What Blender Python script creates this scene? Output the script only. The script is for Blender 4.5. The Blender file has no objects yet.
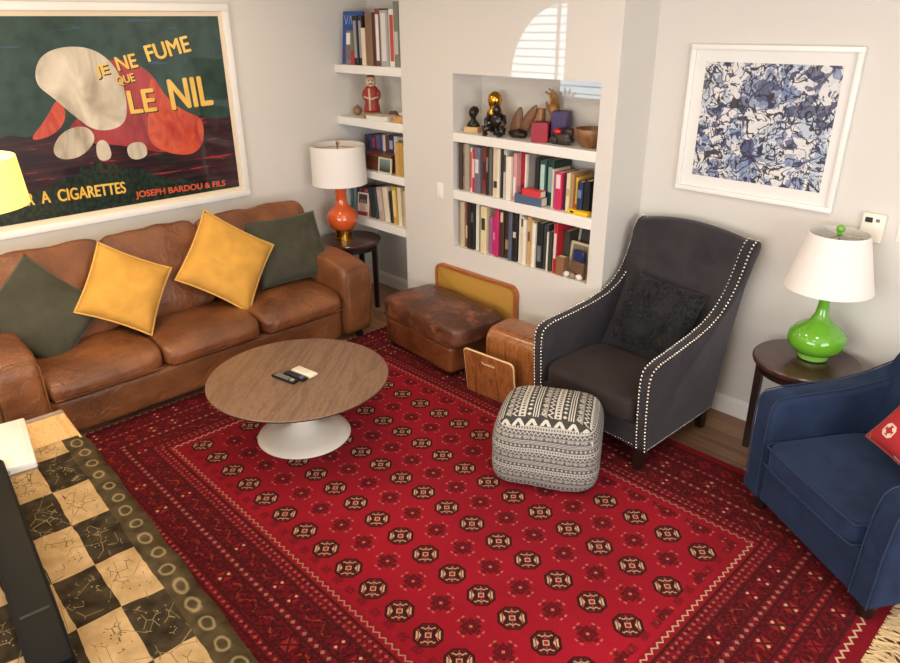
import bpy, bmesh, math, random
from mathutils import Vector, Matrix, noise
random.seed(7)
PI = math.pi
SC = bpy.context.scene
COL = SC.collection

# ------------------------------------------------------------------ camera, world, lights, exposure
YAW, PITCH, ROLL, FPX = -0.804954, 0.414663, -0.0080345, 702.02
fw = Vector((math.sin(YAW)*math.cos(PITCH), math.cos(YAW)*math.cos(PITCH), -math.sin(PITCH)))
rt = Vector((math.cos(YAW), -math.sin(YAW), 0)); up = rt.cross(fw)
r2 = rt*math.cos(ROLL) + up*math.sin(ROLL); u2 = -rt*math.sin(ROLL) + up*math.cos(ROLL)
cam = bpy.data.objects.new('camera', bpy.data.cameras.new('camera')); COL.objects.link(cam)
cam.matrix_world = Matrix(((r2.x, u2.x, -fw.x, 0), (r2.y, u2.y, -fw.y, 0), (r2.z, u2.z, -fw.z, 2.4), (0, 0, 0, 1)))
cam.data.sensor_width = 36; cam.data.lens = FPX/900*36; cam.data.clip_start = 0.05
SC.camera = cam
SC.view_settings.view_transform = 'Standard'; SC.view_settings.look = 'None'
SC.view_settings.gamma = 1; SC.view_settings.use_curve_mapping = False
SC.view_settings.exposure = 0.14
w = bpy.data.worlds.new('world'); SC.world = w; w.use_nodes = True
w.node_tree.nodes['Background'].inputs[0].default_value = (0.75, 0.87, 1, 1)
w.node_tree.nodes['Background'].inputs[1].default_value = 1.0

def light(name, kind, loc, energy, color=(1, 1, 1), aim=None, **k):
    d = bpy.data.lights.new(name, kind); d.energy = energy; d.color = color
    for a, v in k.items(): setattr(d, a, v)
    o = bpy.data.objects.new(name, d); COL.objects.link(o); o.location = loc
    if aim is not None:
        o.rotation_euler = Vector(aim).to_track_quat('-Z', 'Y').to_euler()
    return o

# daylight at the two big windows behind and to the right of the camera
light('daylight_front', 'AREA', (-1.2, -2.53, 1.75), 128, (0.98, 0.985, 1.0), (0, 1, -0.05), shape='RECTANGLE', size=3.6, size_y=1.7)
light('daylight_right', 'AREA', (2.33, 1.0, 1.75), 105, (0.93, 0.97, 1.0), (-1, 0, -0.05), shape='RECTANGLE', size=3.0, size_y=1.7)
# low sun, shaped by the small arched window added in the left wall
light('sun', 'SUN', (-9, -6, 2.4), 1.9, (0.50, 0.80, 1.0), (0.58, 1.0, 0.0), angle=0.0015)
# recessed warm downlights in the ceiling
for lx, ly in ((-4.3, 0.7), (-4.3, 2.4), (-2.4, 0.7), (-2.4, 2.4), (-0.6, 0.7), (-0.6, 2.4)):
    light('downlight', 'AREA', (lx, ly, 2.88), 9, (1.0, 0.84, 0.64), (0, 0, -1), shape='DISK', size=0.35)

# ------------------------------------------------------------------ materials
def lin(c):
    return tuple(((v/255)/12.92 if v/255 <= 0.04045 else ((v/255+0.055)/1.055)**2.4) for v in c)

class G:
    """small expression builder over a node tree"""
    def __init__(s, name):
        s.m = bpy.data.materials.new(name); s.m.use_nodes = True
        s.t = s.m.node_tree; s.b = s.t.nodes['Principled BSDF']; s._tc = None
    def n(s, kind): return s.t.nodes.new('ShaderNode'+kind)
    def coord(s, which='Object'):
        if s._tc is None: s._tc = s.n('TexCoord')
        return s._tc.outputs[which]
    def put(s, inp, v):
        if isinstance(v, S): s.t.links.new(v.s, inp)
        elif isinstance(v, (tuple, list)):
            inp.default_value = tuple(v)+((1,) if len(v) == 3 and inp.type == 'RGBA' else ())
        else: inp.default_value = v
    def math(s, op, *a):
        k = s.n('Math'); k.operation = op
        for i, v in enumerate(a): s.put(k.inputs[i], v)
        return S(s, k.outputs[0])
    def xyz(s, which='Object'):
        k = s.n('SeparateXYZ'); s.t.links.new(s.coord(which), k.inputs[0])
        return [S(s, o) for o in k.outputs]
    def normal(s):
        k = s.n('SeparateXYZ'); s.t.links.new(s.coord('Normal'), k.inputs[0])
        return [S(s, o) for o in k.outputs]
    def vec(s, x, y, z=0.0):
        k = s.n('CombineXYZ')
        for i, v in enumerate((x, y, z)): s.put(k.inputs[i], v)
        return S(s, k.outputs[0])
    def noise(s, scale=5, detail=2, vec=None, rough=0.5, dist=0.0):
        k = s.n('TexNoise'); k.inputs['Scale'].default_value = scale; k.inputs['Detail'].default_value = detail
        k.inputs['Roughness'].default_value = rough; k.inputs['Distortion'].default_value = dist
        s.t.links.new(vec.s if vec else s.coord(), k.inputs['Vector'])
        return S(s, k.outputs[0])
    def voro(s, scale=5, feature='F1', vec=None, out='Distance', rand=1.0):
        k = s.n('TexVoronoi'); k.feature = feature; k.inputs['Scale'].default_value = scale
        k.inputs['Randomness'].default_value = rand
        s.t.links.new(vec.s if vec else s.coord(), k.inputs['Vector'])
        return S(s, k.outputs[out])
    def white(s, vec):
        k = s.n('TexWhiteNoise'); k.noise_dimensions = '3D'; s.t.links.new(vec.s, k.inputs['Vector'])
        return S(s, k.outputs['Value'])
    def mix(s, f, a, b):
        k = s.n('Mix'); k.data_type = 'RGBA'
        s.put(k.inputs[0], f); s.put(k.inputs[6], a); s.put(k.inputs[7], b)
        return S(s, k.outputs[2])
    def scalev(s, x, y, z, which='Object'):
        k = s.n('Mapping'); k.inputs['Scale'].default_value = (x, y, z)
        s.t.links.new(s.coord(which), k.inputs[0]); return S(s, k.outputs[0])
    def bump(s, h, strength=0.3, dist=0.01):
        k = s.n('Bump'); k.inputs['Strength'].default_value = strength; k.inputs['Distance'].default_value = dist
        s.put(k.inputs['Height'], h); s.t.links.new(k.outputs[0], s.b.inputs['Normal'])
    def set(s, color=None, rough=None, metal=None, **k):
        if color is not None: s.put(s.b.inputs['Base Color'], color)
        if rough is not None: s.put(s.b.inputs['Roughness'], rough)
        if metal is not None: s.put(s.b.inputs['Metallic'], metal)
        for a, v in k.items(): s.put(s.b.inputs[a.replace('_', ' ')], v)
        return s.m

class S:
    def __init__(s, g, sock): s.g, s.s = g, sock
    def __add__(a, b): return a.g.math('ADD', a, b)
    __radd__ = __add__
    def __sub__(a, b): return a.g.math('SUBTRACT', a, b)
    def __rsub__(a, b): return a.g.math('SUBTRACT', b, a)
    def __mul__(a, b): return a.g.math('MULTIPLY', a, b)
    __rmul__ = __mul__
    def __truediv__(a, b): return a.g.math('DIVIDE', a, b)
    def __lt__(a, b): return a.g.math('LESS_THAN', a, b)
    def __gt__(a, b): return a.g.math('GREATER_THAN', a, b)
    def abs(a): return a.g.math('ABSOLUTE', a)
    def floor(a): return a.g.math('FLOOR', a)
    def fract(a): return a.g.math('FRACT', a)
    def sin(a): return a.g.math('SINE', a)
    def max(a, b): return a.g.math('MAXIMUM', a, b)
    def min(a, b): return a.g.math('MINIMUM', a, b)
    def mod(a, b): return a.g.math('FLOORED_MODULO', a, b)
    def between(a, lo, hi): return (a > lo)*(a < hi)
    def tri(a): return ((a.fract()-0.5).abs())*2.0     # 1 at integers, 0 at halves
    def ramp(a, lo, hi):
        k = a.g.n('MapRange'); k.clamp = True
        a.g.put(k.inputs[0], a); k.inputs[1].default_value = lo; k.inputs[2].default_value = hi
        return S(a.g, k.outputs[0])

MATS = {}
def plain(name, rgb, rough=0.5, metal=0.0, var=0.06, scale=20, bump=0.0, bscale=200, **k):
    if name in MATS: return MATS[name]
    g = G(name); c = lin(rgb)
    d = tuple(v*(1-var) for v in c); e = tuple(min(1, v*(1+var)) for v in c)
    col = g.mix(g.noise(scale, 3), d, e) if var else c
    if bump: g.bump(g.noise(bscale, 3), bump, 0.002)
    MATS[name] = g.set(col, rough, metal, **k); return MATS[name]

def leather(name, rgb, dark, rough=0.36, worn=None):
    g = G(name); n1 = g.noise(3.5, 4); col = g.mix(n1.ramp(0.35, 0.7), lin(dark), lin(rgb))
    if worn: col = g.mix(g.noise(6, 5, rough=0.65).ramp(0.52, 0.68), col, lin(worn))
    g.bump(g.noise(9, 5, dist=1.2)*0.8 + g.voro(130)*0.08, 0.6, 0.025)
    return g.set(col, g.noise(8, 3)*0.2+(rough-0.1), Specular_IOR_Level=0.45)

def wood(name, light_, dark_, axis='x', scale=1.0, rough=0.35, coat=0.0, rings=True):
    g = G(name)
    st = {'x': (1.2, 14, 14), 'y': (14, 1.2, 14), 'z': (14, 14, 1.2)}[axis]
    v = g.scalev(*[q*scale for q in st])
    base = g.noise(1.6, 4, v, dist=0.6)
    fine = g.noise(9, 3, g.scalev(*[q*scale*2.2 for q in st]))
    f = (base*0.7+fine*0.3)
    if rings: f = (f*6.0).tri()*0.45 + f*0.55
    col = g.mix(f.ramp(0.25, 0.8), lin(dark_), lin(light_))
    g.bump(fine, 0.08, 0.002)
    return g.set(col, rough, Coat_Weight=coat, Coat_Roughness=0.15)

def velvet(name, rgb, sheen_rgb, rough=0.85, sw=0.6, var=0.25):
    g = G(name); c = lin(rgb)
    col = g.mix(g.noise(7, 4, dist=0.6).ramp(0.3, 0.7), tuple(v*(1-var) for v in c), tuple(v*(1+var) for v in c))
    g.bump(g.noise(14, 3)*0.6+g.noise(420, 2)*0.2, 0.22, 0.01)
    return g.set(col, rough, Sheen_Weight=sw, Sheen_Roughness=0.4, Sheen_Tint=lin(sheen_rgb), Specular_IOR_Level=0.2)

M_wall = plain('wall_paint', (217, 212, 204), 0.55, var=0.015, scale=2, bump=0.04, bscale=160)
M_white = plain('white_trim', (236, 233, 226), 0.35, var=0.01)
M_ceil = plain('ceiling_paint', (238, 236, 230), 0.8, var=0.01)
M_dark = plain('black_plastic', (16, 15, 14), 0.35, var=0.05)
M_brass = plain('brass', (212, 160, 70), 0.22, 1.0, var=0.05)
M_chrome = plain('nickel', (215, 210, 200), 0.25, 1.0, var=0.03)
M_paper = plain('paper', (226, 214, 190), 0.8, var=0.06, scale=90)

# ------------------------------------------------------------------ mesh helpers
def finish(bm, name, mats, parent=None, loc=None, rot=None, smooth=40):
    bmesh.ops.recalc_face_normals(bm, faces=bm.faces)
    me = bpy.data.meshes.new(name); bm.to_mesh(me); bm.free()
    for m in (mats if isinstance(mats, (list, tuple)) else [mats]): me.materials.append(m)
    if smooth:
        for p in me.polygons: p.use_smooth = True
        if smooth < 180: me.set_sharp_from_angle(angle=math.radians(smooth))
    o = bpy.data.objects.new(name, me); COL.objects.link(o)
    if parent: o.parent = parent
    if loc is not None: o.location = loc
    if rot is not None: o.rotation_euler = rot
    return o

def thing(name, label, cat, loc=(0, 0, 0), rz=0, group=None):
    o = bpy.data.objects.new(name, None); o.empty_display_size = 0.1; COL.objects.link(o)
    o.location = loc; o.rotation_euler = (0, 0, rz); return tag(o, label, cat, group)

def tag(o, label, cat, group=None):
    o['label'] = label; o['category'] = cat
    if group: o['group'] = group
    return o

def struct(o): o['kind'] = 'structure'; return o

def box(bm, x0, x1, y0, y1, z0, z1, mi=0):
    v = [bm.verts.new(p) for p in ((x0,y0,z0),(x1,y0,z0),(x1,y1,z0),(x0,y1,z0),(x0,y0,z1),(x1,y0,z1),(x1,y1,z1),(x0,y1,z1))]
    for f in ((0,1,2,3),(4,5,6,7),(0,1,5,4),(1,2,6,5),(2,3,7,6),(3,0,4,7)):
        bm.faces.new([v[i] for i in f]).material_index = mi
    return v

def merge(bm, other, mat=None):
    if mat is not None: bmesh.ops.transform(other, matrix=mat, verts=other.verts)
    me = bpy.data.meshes.new('tmp'); other.to_mesh(me); other.free(); bm.from_mesh(me); bpy.data.meshes.remove(me)

def rbox(bm, x0, x1, y0, y1, z0, z1, r=0.01, seg=3, mat=None):
    b = bmesh.new(); box(b, x0, x1, y0, y1, z0, z1)
    bmesh.ops.recalc_face_normals(b, faces=b.faces)
    bmesh.ops.bevel(b, geom=b.edges[:], offset=r, segments=seg, profile=0.5, affect='EDGES')
    merge(bm, b, mat)

def lathe(bm, prof, seg=32, c=(0, 0, 0), cap=True, sx=1.0, sy=1.0):
    rings = []
    for r, z in prof:
        if r < 1e-5: rings.append([bm.verts.new((c[0], c[1], c[2]+z))])
        else: rings.append([bm.verts.new((c[0]+sx*r*math.cos(2*PI*i/seg), c[1]+sy*r*math.sin(2*PI*i/seg), c[2]+z)) for i in range(seg)])
    for a, b in zip(rings, rings[1:]):
        if len(a) == 1 and len(b) == 1: continue
        for i in range(seg):
            j = (i+1) % seg
            if len(a) == 1: bm.faces.new((a[0], b[i], b[j]))
            elif len(b) == 1: bm.faces.new((a[i], a[j], b[0]))
            else: bm.faces.new((a[i], a[j], b[j], b[i]))
    if cap:
        for R in (rings[0], rings[-1]):
            if len(R) > 2: bm.faces.new(R)

def prism(bm, pts, a0, a1, axis='x', bev=0.0, seg=2, fn=None):
    """polygon extruded along axis; pts are the two other coordinates in order"""
    b = bmesh.new()
    def P(p, a): return {'x': (a, p[0], p[1]), 'y': (p[0], a, p[1]), 'z': (p[0], p[1], a)}[axis]
    A = [b.verts.new(P(p, a0)) for p in pts]; B = [b.verts.new(P(p, a1)) for p in pts]
    f1 = b.faces.new(A); f2 = b.faces.new(B[::-1])
    for i in range(len(pts)):
        j = (i+1) % len(pts); b.faces.new((A[i], A[j], B[j], B[i]))
    bmesh.ops.recalc_face_normals(b, faces=b.faces)
    if bev:
        bmesh.ops.bevel(b, geom=list(set(f1.edges[:]+f2.edges[:])), offset=bev, segments=seg, profile=0.5, affect='EDGES')
    if fn:
        for v in b.verts: v.co = Vector(fn(v.co))
    merge(bm, b)

def tube(bm, pts, r, seg=8, closed=False):
    pts = [Vector(p) for p in pts]; n = len(pts); rings = []
    rr = r if isinstance(r, (list, tuple)) else [r]*n
    prev = None
    for i, p in enumerate(pts):
        a = pts[(i-1) % n] if (closed or i > 0) else p
        b = pts[(i+1) % n] if (closed or i < n-1) else p
        d = (b-a).normalized()
        if prev is None:
            h = Vector((0, 0, 1)) if abs(d.z) < 0.9 else Vector((1, 0, 0)); u = d.cross(h).normalized()
        else: u = (prev - d*prev.dot(d)).normalized()
        prev = u; v = d.cross(u)
        rings.append([bm.verts.new(p+u*rr[i]*math.cos(2*PI*k/seg)+v*rr[i]*math.sin(2*PI*k/seg)) for k in range(seg)])
    for i in range(n if closed else n-1):
        A, B = rings[i], rings[(i+1) % n]
        for k in range(seg): bm.faces.new((A[k], A[(k+1) % seg], B[(k+1) % seg], B[k]))
    if not closed: bm.faces.new(rings[0]); bm.faces.new(rings[-1])

def ball(bm, c, r, seg=12, rings=8, s=(1, 1, 1), jit=0.0, seed=0):
    b = bmesh.new(); bmesh.ops.create_uvsphere(b, u_segments=seg, v_segments=rings, radius=1)
    for v in b.verts:
        k = 1+jit*noise.noise(v.co*2.3+Vector((seed, seed*1.7, 0))) if jit else 1
        v.co = Vector((c[0]+v.co.x*r*s[0]*k, c[1]+v.co.y*r*s[1]*k, c[2]+v.co.z*r*s[2]*k))
    merge(bm, b)

def puff(bm, c, h, e=6.0, crown=0.0, sag=0.0, wr=0.0, wf=6.0, seed=0, n=14, mat=None, fn=None):
    """soft box: superellipsoid with a crowned top and wrinkles; c centre, h half sizes"""
    b = bmesh.new(); bmesh.ops.create_cube(b, size=2)
    bmesh.ops.subdivide_edges(b, edges=b.edges[:], cuts=n, use_grid_fill=True)
    for v in b.verts:
        p = v.co; q = [math.sin(t*PI/2*0.98) for t in p]
        q = Vector(q); L = (abs(q.x)**e+abs(q.y)**e+abs(q.z)**e)**(1/e); q = q/L
        s = (1-q.x*q.x)*(1-q.y*q.y)
        k = Vector((q.x*h[0], q.y*h[1], q.z*h[2]))
        if q.z > 0: k.z += (crown*s - sag*s*s)*q.z
        if wr:
            d = noise.noise(Vector((k.x*wf, k.y*wf, k.z*wf))+Vector((seed*3.1, seed*7.7, seed)))
            k += q.normalized()*wr*d
        if fn: k = Vector(fn(k, q))
        v.co = k + Vector(c)
    merge(bm, b, mat)

def pillow_bm(wd, ht, th, n=22, wr=0.006, seed=0, pinch=0.065):
    """cushion lying in local xz, thickness along y; pointed corners"""
    bm = bmesh.new(); grid = {}
    for sgn in (1, -1):
        for i in range(n+1):
            for j in range(n+1):
                u = 2*i/n-1; v = 2*j/n-1; edge = i in (0, n) or j in (0, n)
                if edge and sgn == -1: grid[(sgn, i, j)] = grid[(1, i, j)]; continue
                x = u*wd/2*(1-pinch*(1-v*v)*abs(u)**2); z = v*ht/2*(1-pinch*(1-u*u)*abs(v)**2)
                t = th/2*((1-u**4)*(1-v**4))**0.55*(0.75+0.25*(1-u*u)*(1-v*v))
                w_ = 0 if edge else wr*noise.noise(Vector((x*9+seed, z*9, sgn*2.0+seed)))
                grid[(sgn, i, j)] = bm.verts.new((x, sgn*(t+w_), z))
        for i in range(n):
            for j in range(n):
                q = [grid[(sgn, i, j)], grid[(sgn, i+1, j)], grid[(sgn, i+1, j+1)], grid[(sgn, i, j+1)]]
                bm.faces.new(q if sgn == -1 else q[::-1])
    return bm

def pillow_edge(wd, ht, pinch=0.065, n=14, grow=0.0):
    P = []
    def at(u, v): P.append((u*(wd/2+grow)*(1-pinch*(1-v*v)*abs(u)**2), 0, v*(ht/2+grow)*(1-pinch*(1-u*u)*abs(v)**2)))
    for k in range(n): at(-1+2*k/n, -1)
    for k in range(n): at(1, -1+2*k/n)
    for k in range(n): at(1-2*k/n, 1)
    for k in range(n): at(-1, 1-2*k/n)
    return P

def frame_mat(center, u, nrm):
    """local x along u, local -y along nrm (the side that faces out), local z the rest"""
    nrm = Vector(nrm).normalized(); u = Vector(u); u = (u-nrm*u.dot(nrm)).normalized()
    y = -nrm; z = u.cross(y)
    return Matrix(((u.x, y.x, z.x, center[0]), (u.y, y.y, z.y, center[1]), (u.z, y.z, z.z, center[2]), (0, 0, 0, 1)))

ORD = ['zeroth', 'first', 'second', 'third', 'fourth', 'fifth', 'sixth', 'seventh', 'eighth', 'ninth', 'tenth', 'eleventh', 'twelfth',
       'thirteenth', 'fourteenth', 'fifteenth', 'sixteenth', 'seventeenth', 'eighteenth', 'nineteenth', 'twentieth'] + \
      ['twenty-'+o for o in ('first', 'second', 'third', 'fourth', 'fifth', 'sixth', 'seventh', 'eighth', 'ninth')] + ['thirtieth', 'thirty-first', 'thirty-second']

# ------------------------------------------------------------------ the room
XA, YB, YC, XR, YF, ZC = -5.33, 3.771, 4.151, 2.4, -2.6, 2.9
def boxes(name, L, m, structure=True, smooth=0):
    bm = bmesh.new()
    for b in L: box(bm, *b)
    o = finish(bm, name, m, smooth=smooth)
    return struct(o) if structure else o

def floor_mat():
    g = G('plank_floor'); x, y, z = g.xyz()
    row = (y/0.13).floor(); xo = x/1.3 + row*0.37; seg = xo.floor()
    rnd = g.white(g.vec(row, seg, 3.0))
    grain = g.noise(1.0, 5, g.scalev(2.0, 26, 1), dist=0.5)
    col = g.mix((rnd*0.55+grain*0.6).ramp(0.2, 0.95), lin((112, 80, 58)), lin((182, 140, 106)))
    gap = ((y/0.13).fract().between(0.0, 0.018)).max(xo.fract().between(0.0, 0.0025))
    col = g.mix(gap*0.7, col, lin((40, 26, 18)))
    g.bump(grain*0.4-gap, 0.25, 0.003)
    return g.set(col, 0.38)
boxes('floor', [(XA-0.1, XR, YF, YC+0.1, -0.1, 0)], floor_mat())
boxes('ceiling', [(XA-0.1, XR+0.1, YF-0.1, YC+0.1, ZC, ZC+0.1)], M_ceil)
boxes('wall_back', [(XA, XR, YC, YC+0.1, 0, ZC)], M_wall)
# chimney-breast wall with the book niche
NX0, NX1, NZ0, NZ1, BX0, BX1, NY = -3.872, -2.585, 0.772, 2.063, -4.45, -2.465, 4.08
boxes('wall_middle', [(BX0, NX0, YB, YC, 0, ZC), (NX1, BX1, YB, YC, 0, ZC), (NX0, NX1, YB, YC, 0, NZ0), (NX0, NX1, YB, YC, NZ1, ZC), (NX0, NX1, NY, YC, NZ0, NZ1)], M_wall)
# left wall with an added unseen arched opening that shapes the sun patch
WY0, WY1, WZ0, WZ1 = -0.64, 0.29, 1.93, 2.50
bm = bmesh.new()
for b in ((XA-0.1, XA, YF, WY0, 0, ZC), (XA-0.1, XA, WY1, YC+0.1, 0, ZC), (XA-0.1, XA, WY0, WY1, 0, WZ0), (XA-0.1, XA, WY0, WY1, WZ1, ZC)): box(bm, *b)
arc = [(WY1-0.71+0.71*math.cos(t*PI/2/10), WZ0+0.12+0.45*math.sin(t*PI/2/10)) for t in range(11)]
prism(bm, arc+[(WY1, WZ1)], XA-0.1, XA, 'x')
struct(finish(bm, 'wall_left', M_wall, smooth=0))
bm = bmesh.new()
for k in range(13): box(bm, XA-0.095, XA-0.045, WY0, WY1, WZ0+0.02+k*0.048, WZ0+0.0275+k*0.048)
box(bm, XA-0.05, XA-0.03, WY0+0.2, WY0+0.215, WZ0, WZ1); box(bm, XA-0.1, XA+0.012, WY0-0.03, WY1+0.03, WZ0-0.03, WZ0)
struct(finish(bm, 'added_window', M_white, smooth=0))  # unseen blind slats, bar and sill, added to stripe the sun patch
boxes('wall_right', [(XR, XR+0.1, YF, YC+0.1, 0, ZC)], M_wall)
boxes('wall_front', [(XA-0.1, XR+0.1, YF-0.1, YF, 0, ZC)], M_wall)
def window_frame(name, a0, a1, z0, z1, along, at, d):
    L = []
    for p0, p1, q0, q1 in ((a0-.08, a0, z0-.08, z1+.08), (a1, a1+.08, z0-.08, z1+.08), (a0, a1, z0-.08, z0), (a0, a1, z1, z1+.08), ((a0+a1)/2-.02, (a0+a1)/2+.02, z0, z1)):
        lo, hi = sorted((at, at+d))
        L.append((p0, p1, lo, hi, q0, q1) if along == 'x' else (lo, hi, p0, p1, q0, q1))
    boxes(name, L, M_white)
window_frame('window_2', -3.0, 0.6, 0.9, 2.6, 'x', YF, 0.05)
window_frame('window_3', -0.5, 2.5, 0.9, 2.6, 'y', XR, -0.05)
def baseboard(name, x0, x1, y):
    bm = bmesh.new(); prism(bm, [(y, 0), (y-0.016, 0), (y-0.016, 0.1), (y-0.006, 0.125), (y, 0.125)], x0, x1, 'x')
    struct(finish(bm, name, M_white, smooth=0))
baseboard('baseboard_back', BX1, XR, YC)
baseboard('baseboard_alcove', XA, BX0, YC)

def shelf(name, x0, x1, y0, y1, z0, z1, label, group):
    bm = bmesh.new(); rbox(bm, x0, x1, y0, y1, z0, z1, 0.004, 1)
    return tag(finish(bm, name, M_white), label, 'shelf', group)
for i, (zt, th, d) in enumerate(((2.080, 0.068, 'top white floating alcove shelf, holding tall art books'), (1.655, 0.072, 'second white floating alcove shelf, holding the red-robed figurine'),
                             (1.222, 0.066, 'third white floating alcove shelf, holding a wooden box and small books'), (0.785, 0.072, 'lowest white floating alcove shelf, level with the orange lamp'))):
    shelf('floating_shelf', XA, BX0, YB, YC, zt-th, zt, d, 'floating shelves in the alcove')
shelf('niche_shelf', NX0, NX1, YB-0.003, NY, 1.582, 1.650, 'upper white board across the wall niche, carrying figurines and the bowl', 'boards across the niche')
shelf('niche_shelf', NX0, NX1, YB-0.003, NY, 1.147, 1.222, 'lower white board across the wall niche, carrying the upper book row', 'boards across the niche')

# ------------------------------------------------------------------ rug
RX0, RX1, RY0, RY1 = -4.40, -0.335, 0.74, 3.58
RC = (-2.3675, 2.16)
def rug_mat():
    g = G('bokhara_rug'); ox, oy, oz = g.xyz(); X = ox+RC[0]; Y = oy+RC[1]
    dx = (-3.82-X).max(X+0.98); dy = (1.335-Y).max(Y-2.985)
    D = dx.max(dy); sel = dx > dy
    s = sel*Y + (1.0-sel)*X
    wear = g.noise(1.1, 3); fine = g.noise(160, 2)
    field = g.mix((wear*0.75+fine*0.25).ramp(0.3, 0.72), lin((118, 14, 26)), lin((158, 20, 38)))
    dark = lin((52, 17, 14)); cream = lin((196, 160, 130)); brown = lin((88, 30, 22)); rose = lin((190, 96, 84))
    def cell(ax, ay):
        u = X/0.1885+ax; v = Y/0.3265+ay
        return ((u.fract()-0.5)*0.1885, (v.fract()-0.5)*0.3265)
    inside = D < 0.0
    # main guls
    ax0 = 1.105/0.1885+0.5; ay0 = -1.463/0.3265+0.5
    gu, gv = cell(ax0, ay0); au, av = gu.abs(), gv.abs()
    octo = au.max(av).max((au+av)*0.72)
    okx = X.between(-3.80, -1.0)
    col = g.mix((octo < 0.067)*inside*okx, field, dark)
    quad = (gu*gv) > 0.0
    p_ = (gu+gv)*0.7071; q_ = (gu-gv)*0.7071; P_, Q_ = p_.abs(), q_.abs()
    body = g.mix(quad, lin((74, 24, 20)), dark)
    lobe = P_.between(0.031, 0.053)*(Q_ < (P_-0.024)*0.85)*(1.0-P_.between(0.041, 0.0445))
    hook = ((Q_-0.036-(p_/0.026).tri()*0.009+0.004).abs() < 0.0032)*(P_ < 0.032)
    side = ((P_-0.030-Q_*0.5).abs() < 0.0026)*Q_.between(0.012, 0.032)
    body = g.mix(lobe*0.9, body, cream); body = g.mix(hook*0.8, body, cream); body = g.mix(side*0.7, body, rose)
    body = g.mix((P_ < 0.003)*Q_.between(0.02, 0.055)*0.5, body, rose)
    dia = P_.max(Q_)
    body = g.mix(dia.between(0.009, 0.014)*0.85, body, cream); body = g.mix(dia < 0.009, body, lin((140, 28, 30)))
    col = g.mix((octo < 0.060)*inside*okx, col, body)
    # minor guls
    gu, gv = cell(ax0+0.5, ay0+0.5); au, av = gu.abs(), gv.abs()
    dm = au.max(av); ds = au+av; mn = au.min(av)
    star = ((dm < 0.036).max((dm < 0.058)*(mn < 0.014)).max(ds < 0.052))*((g.noise(130, 2) > 0.42)+(ds < 0.03)).min(1.0)
    okin = (D < -0.03)
    col = g.mix(star*okin*0.92, col, lin((86, 14, 20)))
    col = g.mix(((dm-0.026).abs() < 0.004)*(mn < 0.03)*okin*0.6, col, dark)
    col = g.mix((dm.between(0.056, 0.066)*(mn.between(0.006, 0.022)))*okin*0.75, col, rose)
    col = g.mix((ds < 0.010)*okin, col, rose)
    # border bands
    bfine = g.noise(70, 3)
    bord = g.mix(bfine.ramp(0.35, 0.65), lin((66, 10, 16)), lin((122, 18, 30)))
    z1 = (D-0.02-(s/0.042).tri()*0.018+0.009).abs()
    bord = g.mix((D < 0.045), bord, lin((128, 16, 28)))
    bord = g.mix((z1 < 0.0045)*(0.45+sel*0.4), bord, cream)
    def dots(lo, hi, step, c, amt=0.9):
        nonlocal bord
        mid = (lo+hi)/2
        a = ((s/step).fract()-0.5).abs()*step; b = (D-mid).abs()
        bord = g.mix(((a+b) < step*0.27)*D.between(lo, hi)*amt, bord, c)
    def line(at, c=dark, w_=0.006, amt=0.85):
        nonlocal bord
        bord = g.mix(((D-at).abs() < w_)*amt, bord, c)
    def motif(lo, hi, step, off, c1, c2):
        nonlocal bord
        k = (s/step+off); cellid = k.floor(); a = (k.fract()-0.5)*step; b = D-(lo+hi)/2; h = (hi-lo)/2
        r = g.white(g.vec(cellid, lo*50.0, 1.0))
        bd = D.between(lo, hi)
        bord = g.mix(bd, bord, g.mix(bfine.ramp(0.4, 0.6), lin((58, 10, 14)), lin((104, 14, 24))))
        sq = (a.abs().max(b.abs()) < h*0.62)
        cr = ((a.abs()-b.abs()).abs() < h*0.16)*(a.abs() < h*0.85)
        bord = g.mix(bd*sq*(r > 0.45)*0.8, bord, c1)
        bord = g.mix(bd*cr*0.85, bord, c2)
        ss = ((b-(a/step*PI*2.0).sin()*h*0.5).abs() < h*0.14)*(r < 0.5)
        bord = g.mix(bd*ss*(bfine > 0.48)*0.6, bord, lin((160, 62, 46)))
        bord = g.mix(bd*((a.abs()+(b.abs()-h*0.45).abs()) < h*0.2)*(r > 0.6), bord, cream)
    red = lin((142, 22, 36)); org = lin((146, 42, 36))
    line(0.05); dots(0.055, 0.085, 0.036, rose, 0.6); dots(0.085, 0.115, 0.036, rose, 0.4); line(0.12)
    motif(0.127, 0.215, 0.12, 0.3, red, dark); line(0.222)
    dots(0.23, 0.26, 0.045, cream, 0.4); line(0.268)
    motif(0.275, 0.375, 0.14, 0.1, org, dark); line(0.382)
    dots(0.39, 0.42, 0.04, rose, 0.55); line(0.427)
    motif(0.435, 0.53, 0.13, 0.7, red, dark); line(0.538)
    z2 = (D-0.575-(s/0.05).tri()*0.022+0.011).abs()
    bord = g.mix((D > 0.55), bord, lin((120, 14, 26)))
    bord = g.mix((z2 < 0.006)*sel, bord, cream)
    # the row of small stepped triangles just inside the border
    inn = ((D+0.045).abs() < 0.02)*(((s/0.094).fract()-0.5).abs() < 0.26)*(g.noise(120, 2) > 0.45)
    col = g.mix(inn*0.75, col, lin((84, 14, 20)))
    col = g.mix(D > 0.0, col, bord)
    col = g.mix((fine*0.6+g.noise(23, 3)*0.4).ramp(0.3, 0.7)*0.25, col, g.mix(0.55, col, lin((20, 2, 4))))
    g.bump(fine, 0.35, 0.004)
    return g.set(col, 0.95, Specular_IOR_Level=0.12, Sheen_Weight=0.12, Sheen_Tint=lin((230, 120, 120)))
bm = bmesh.new(); box(bm, RX0-RC[0], RX1-RC[0], RY0-RC[1], RY1-RC[1], 0.0, 0.009)
rug = finish(bm, 'rug', rug_mat(), loc=(RC[0], RC[1], 0.001), smooth=0)
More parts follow.
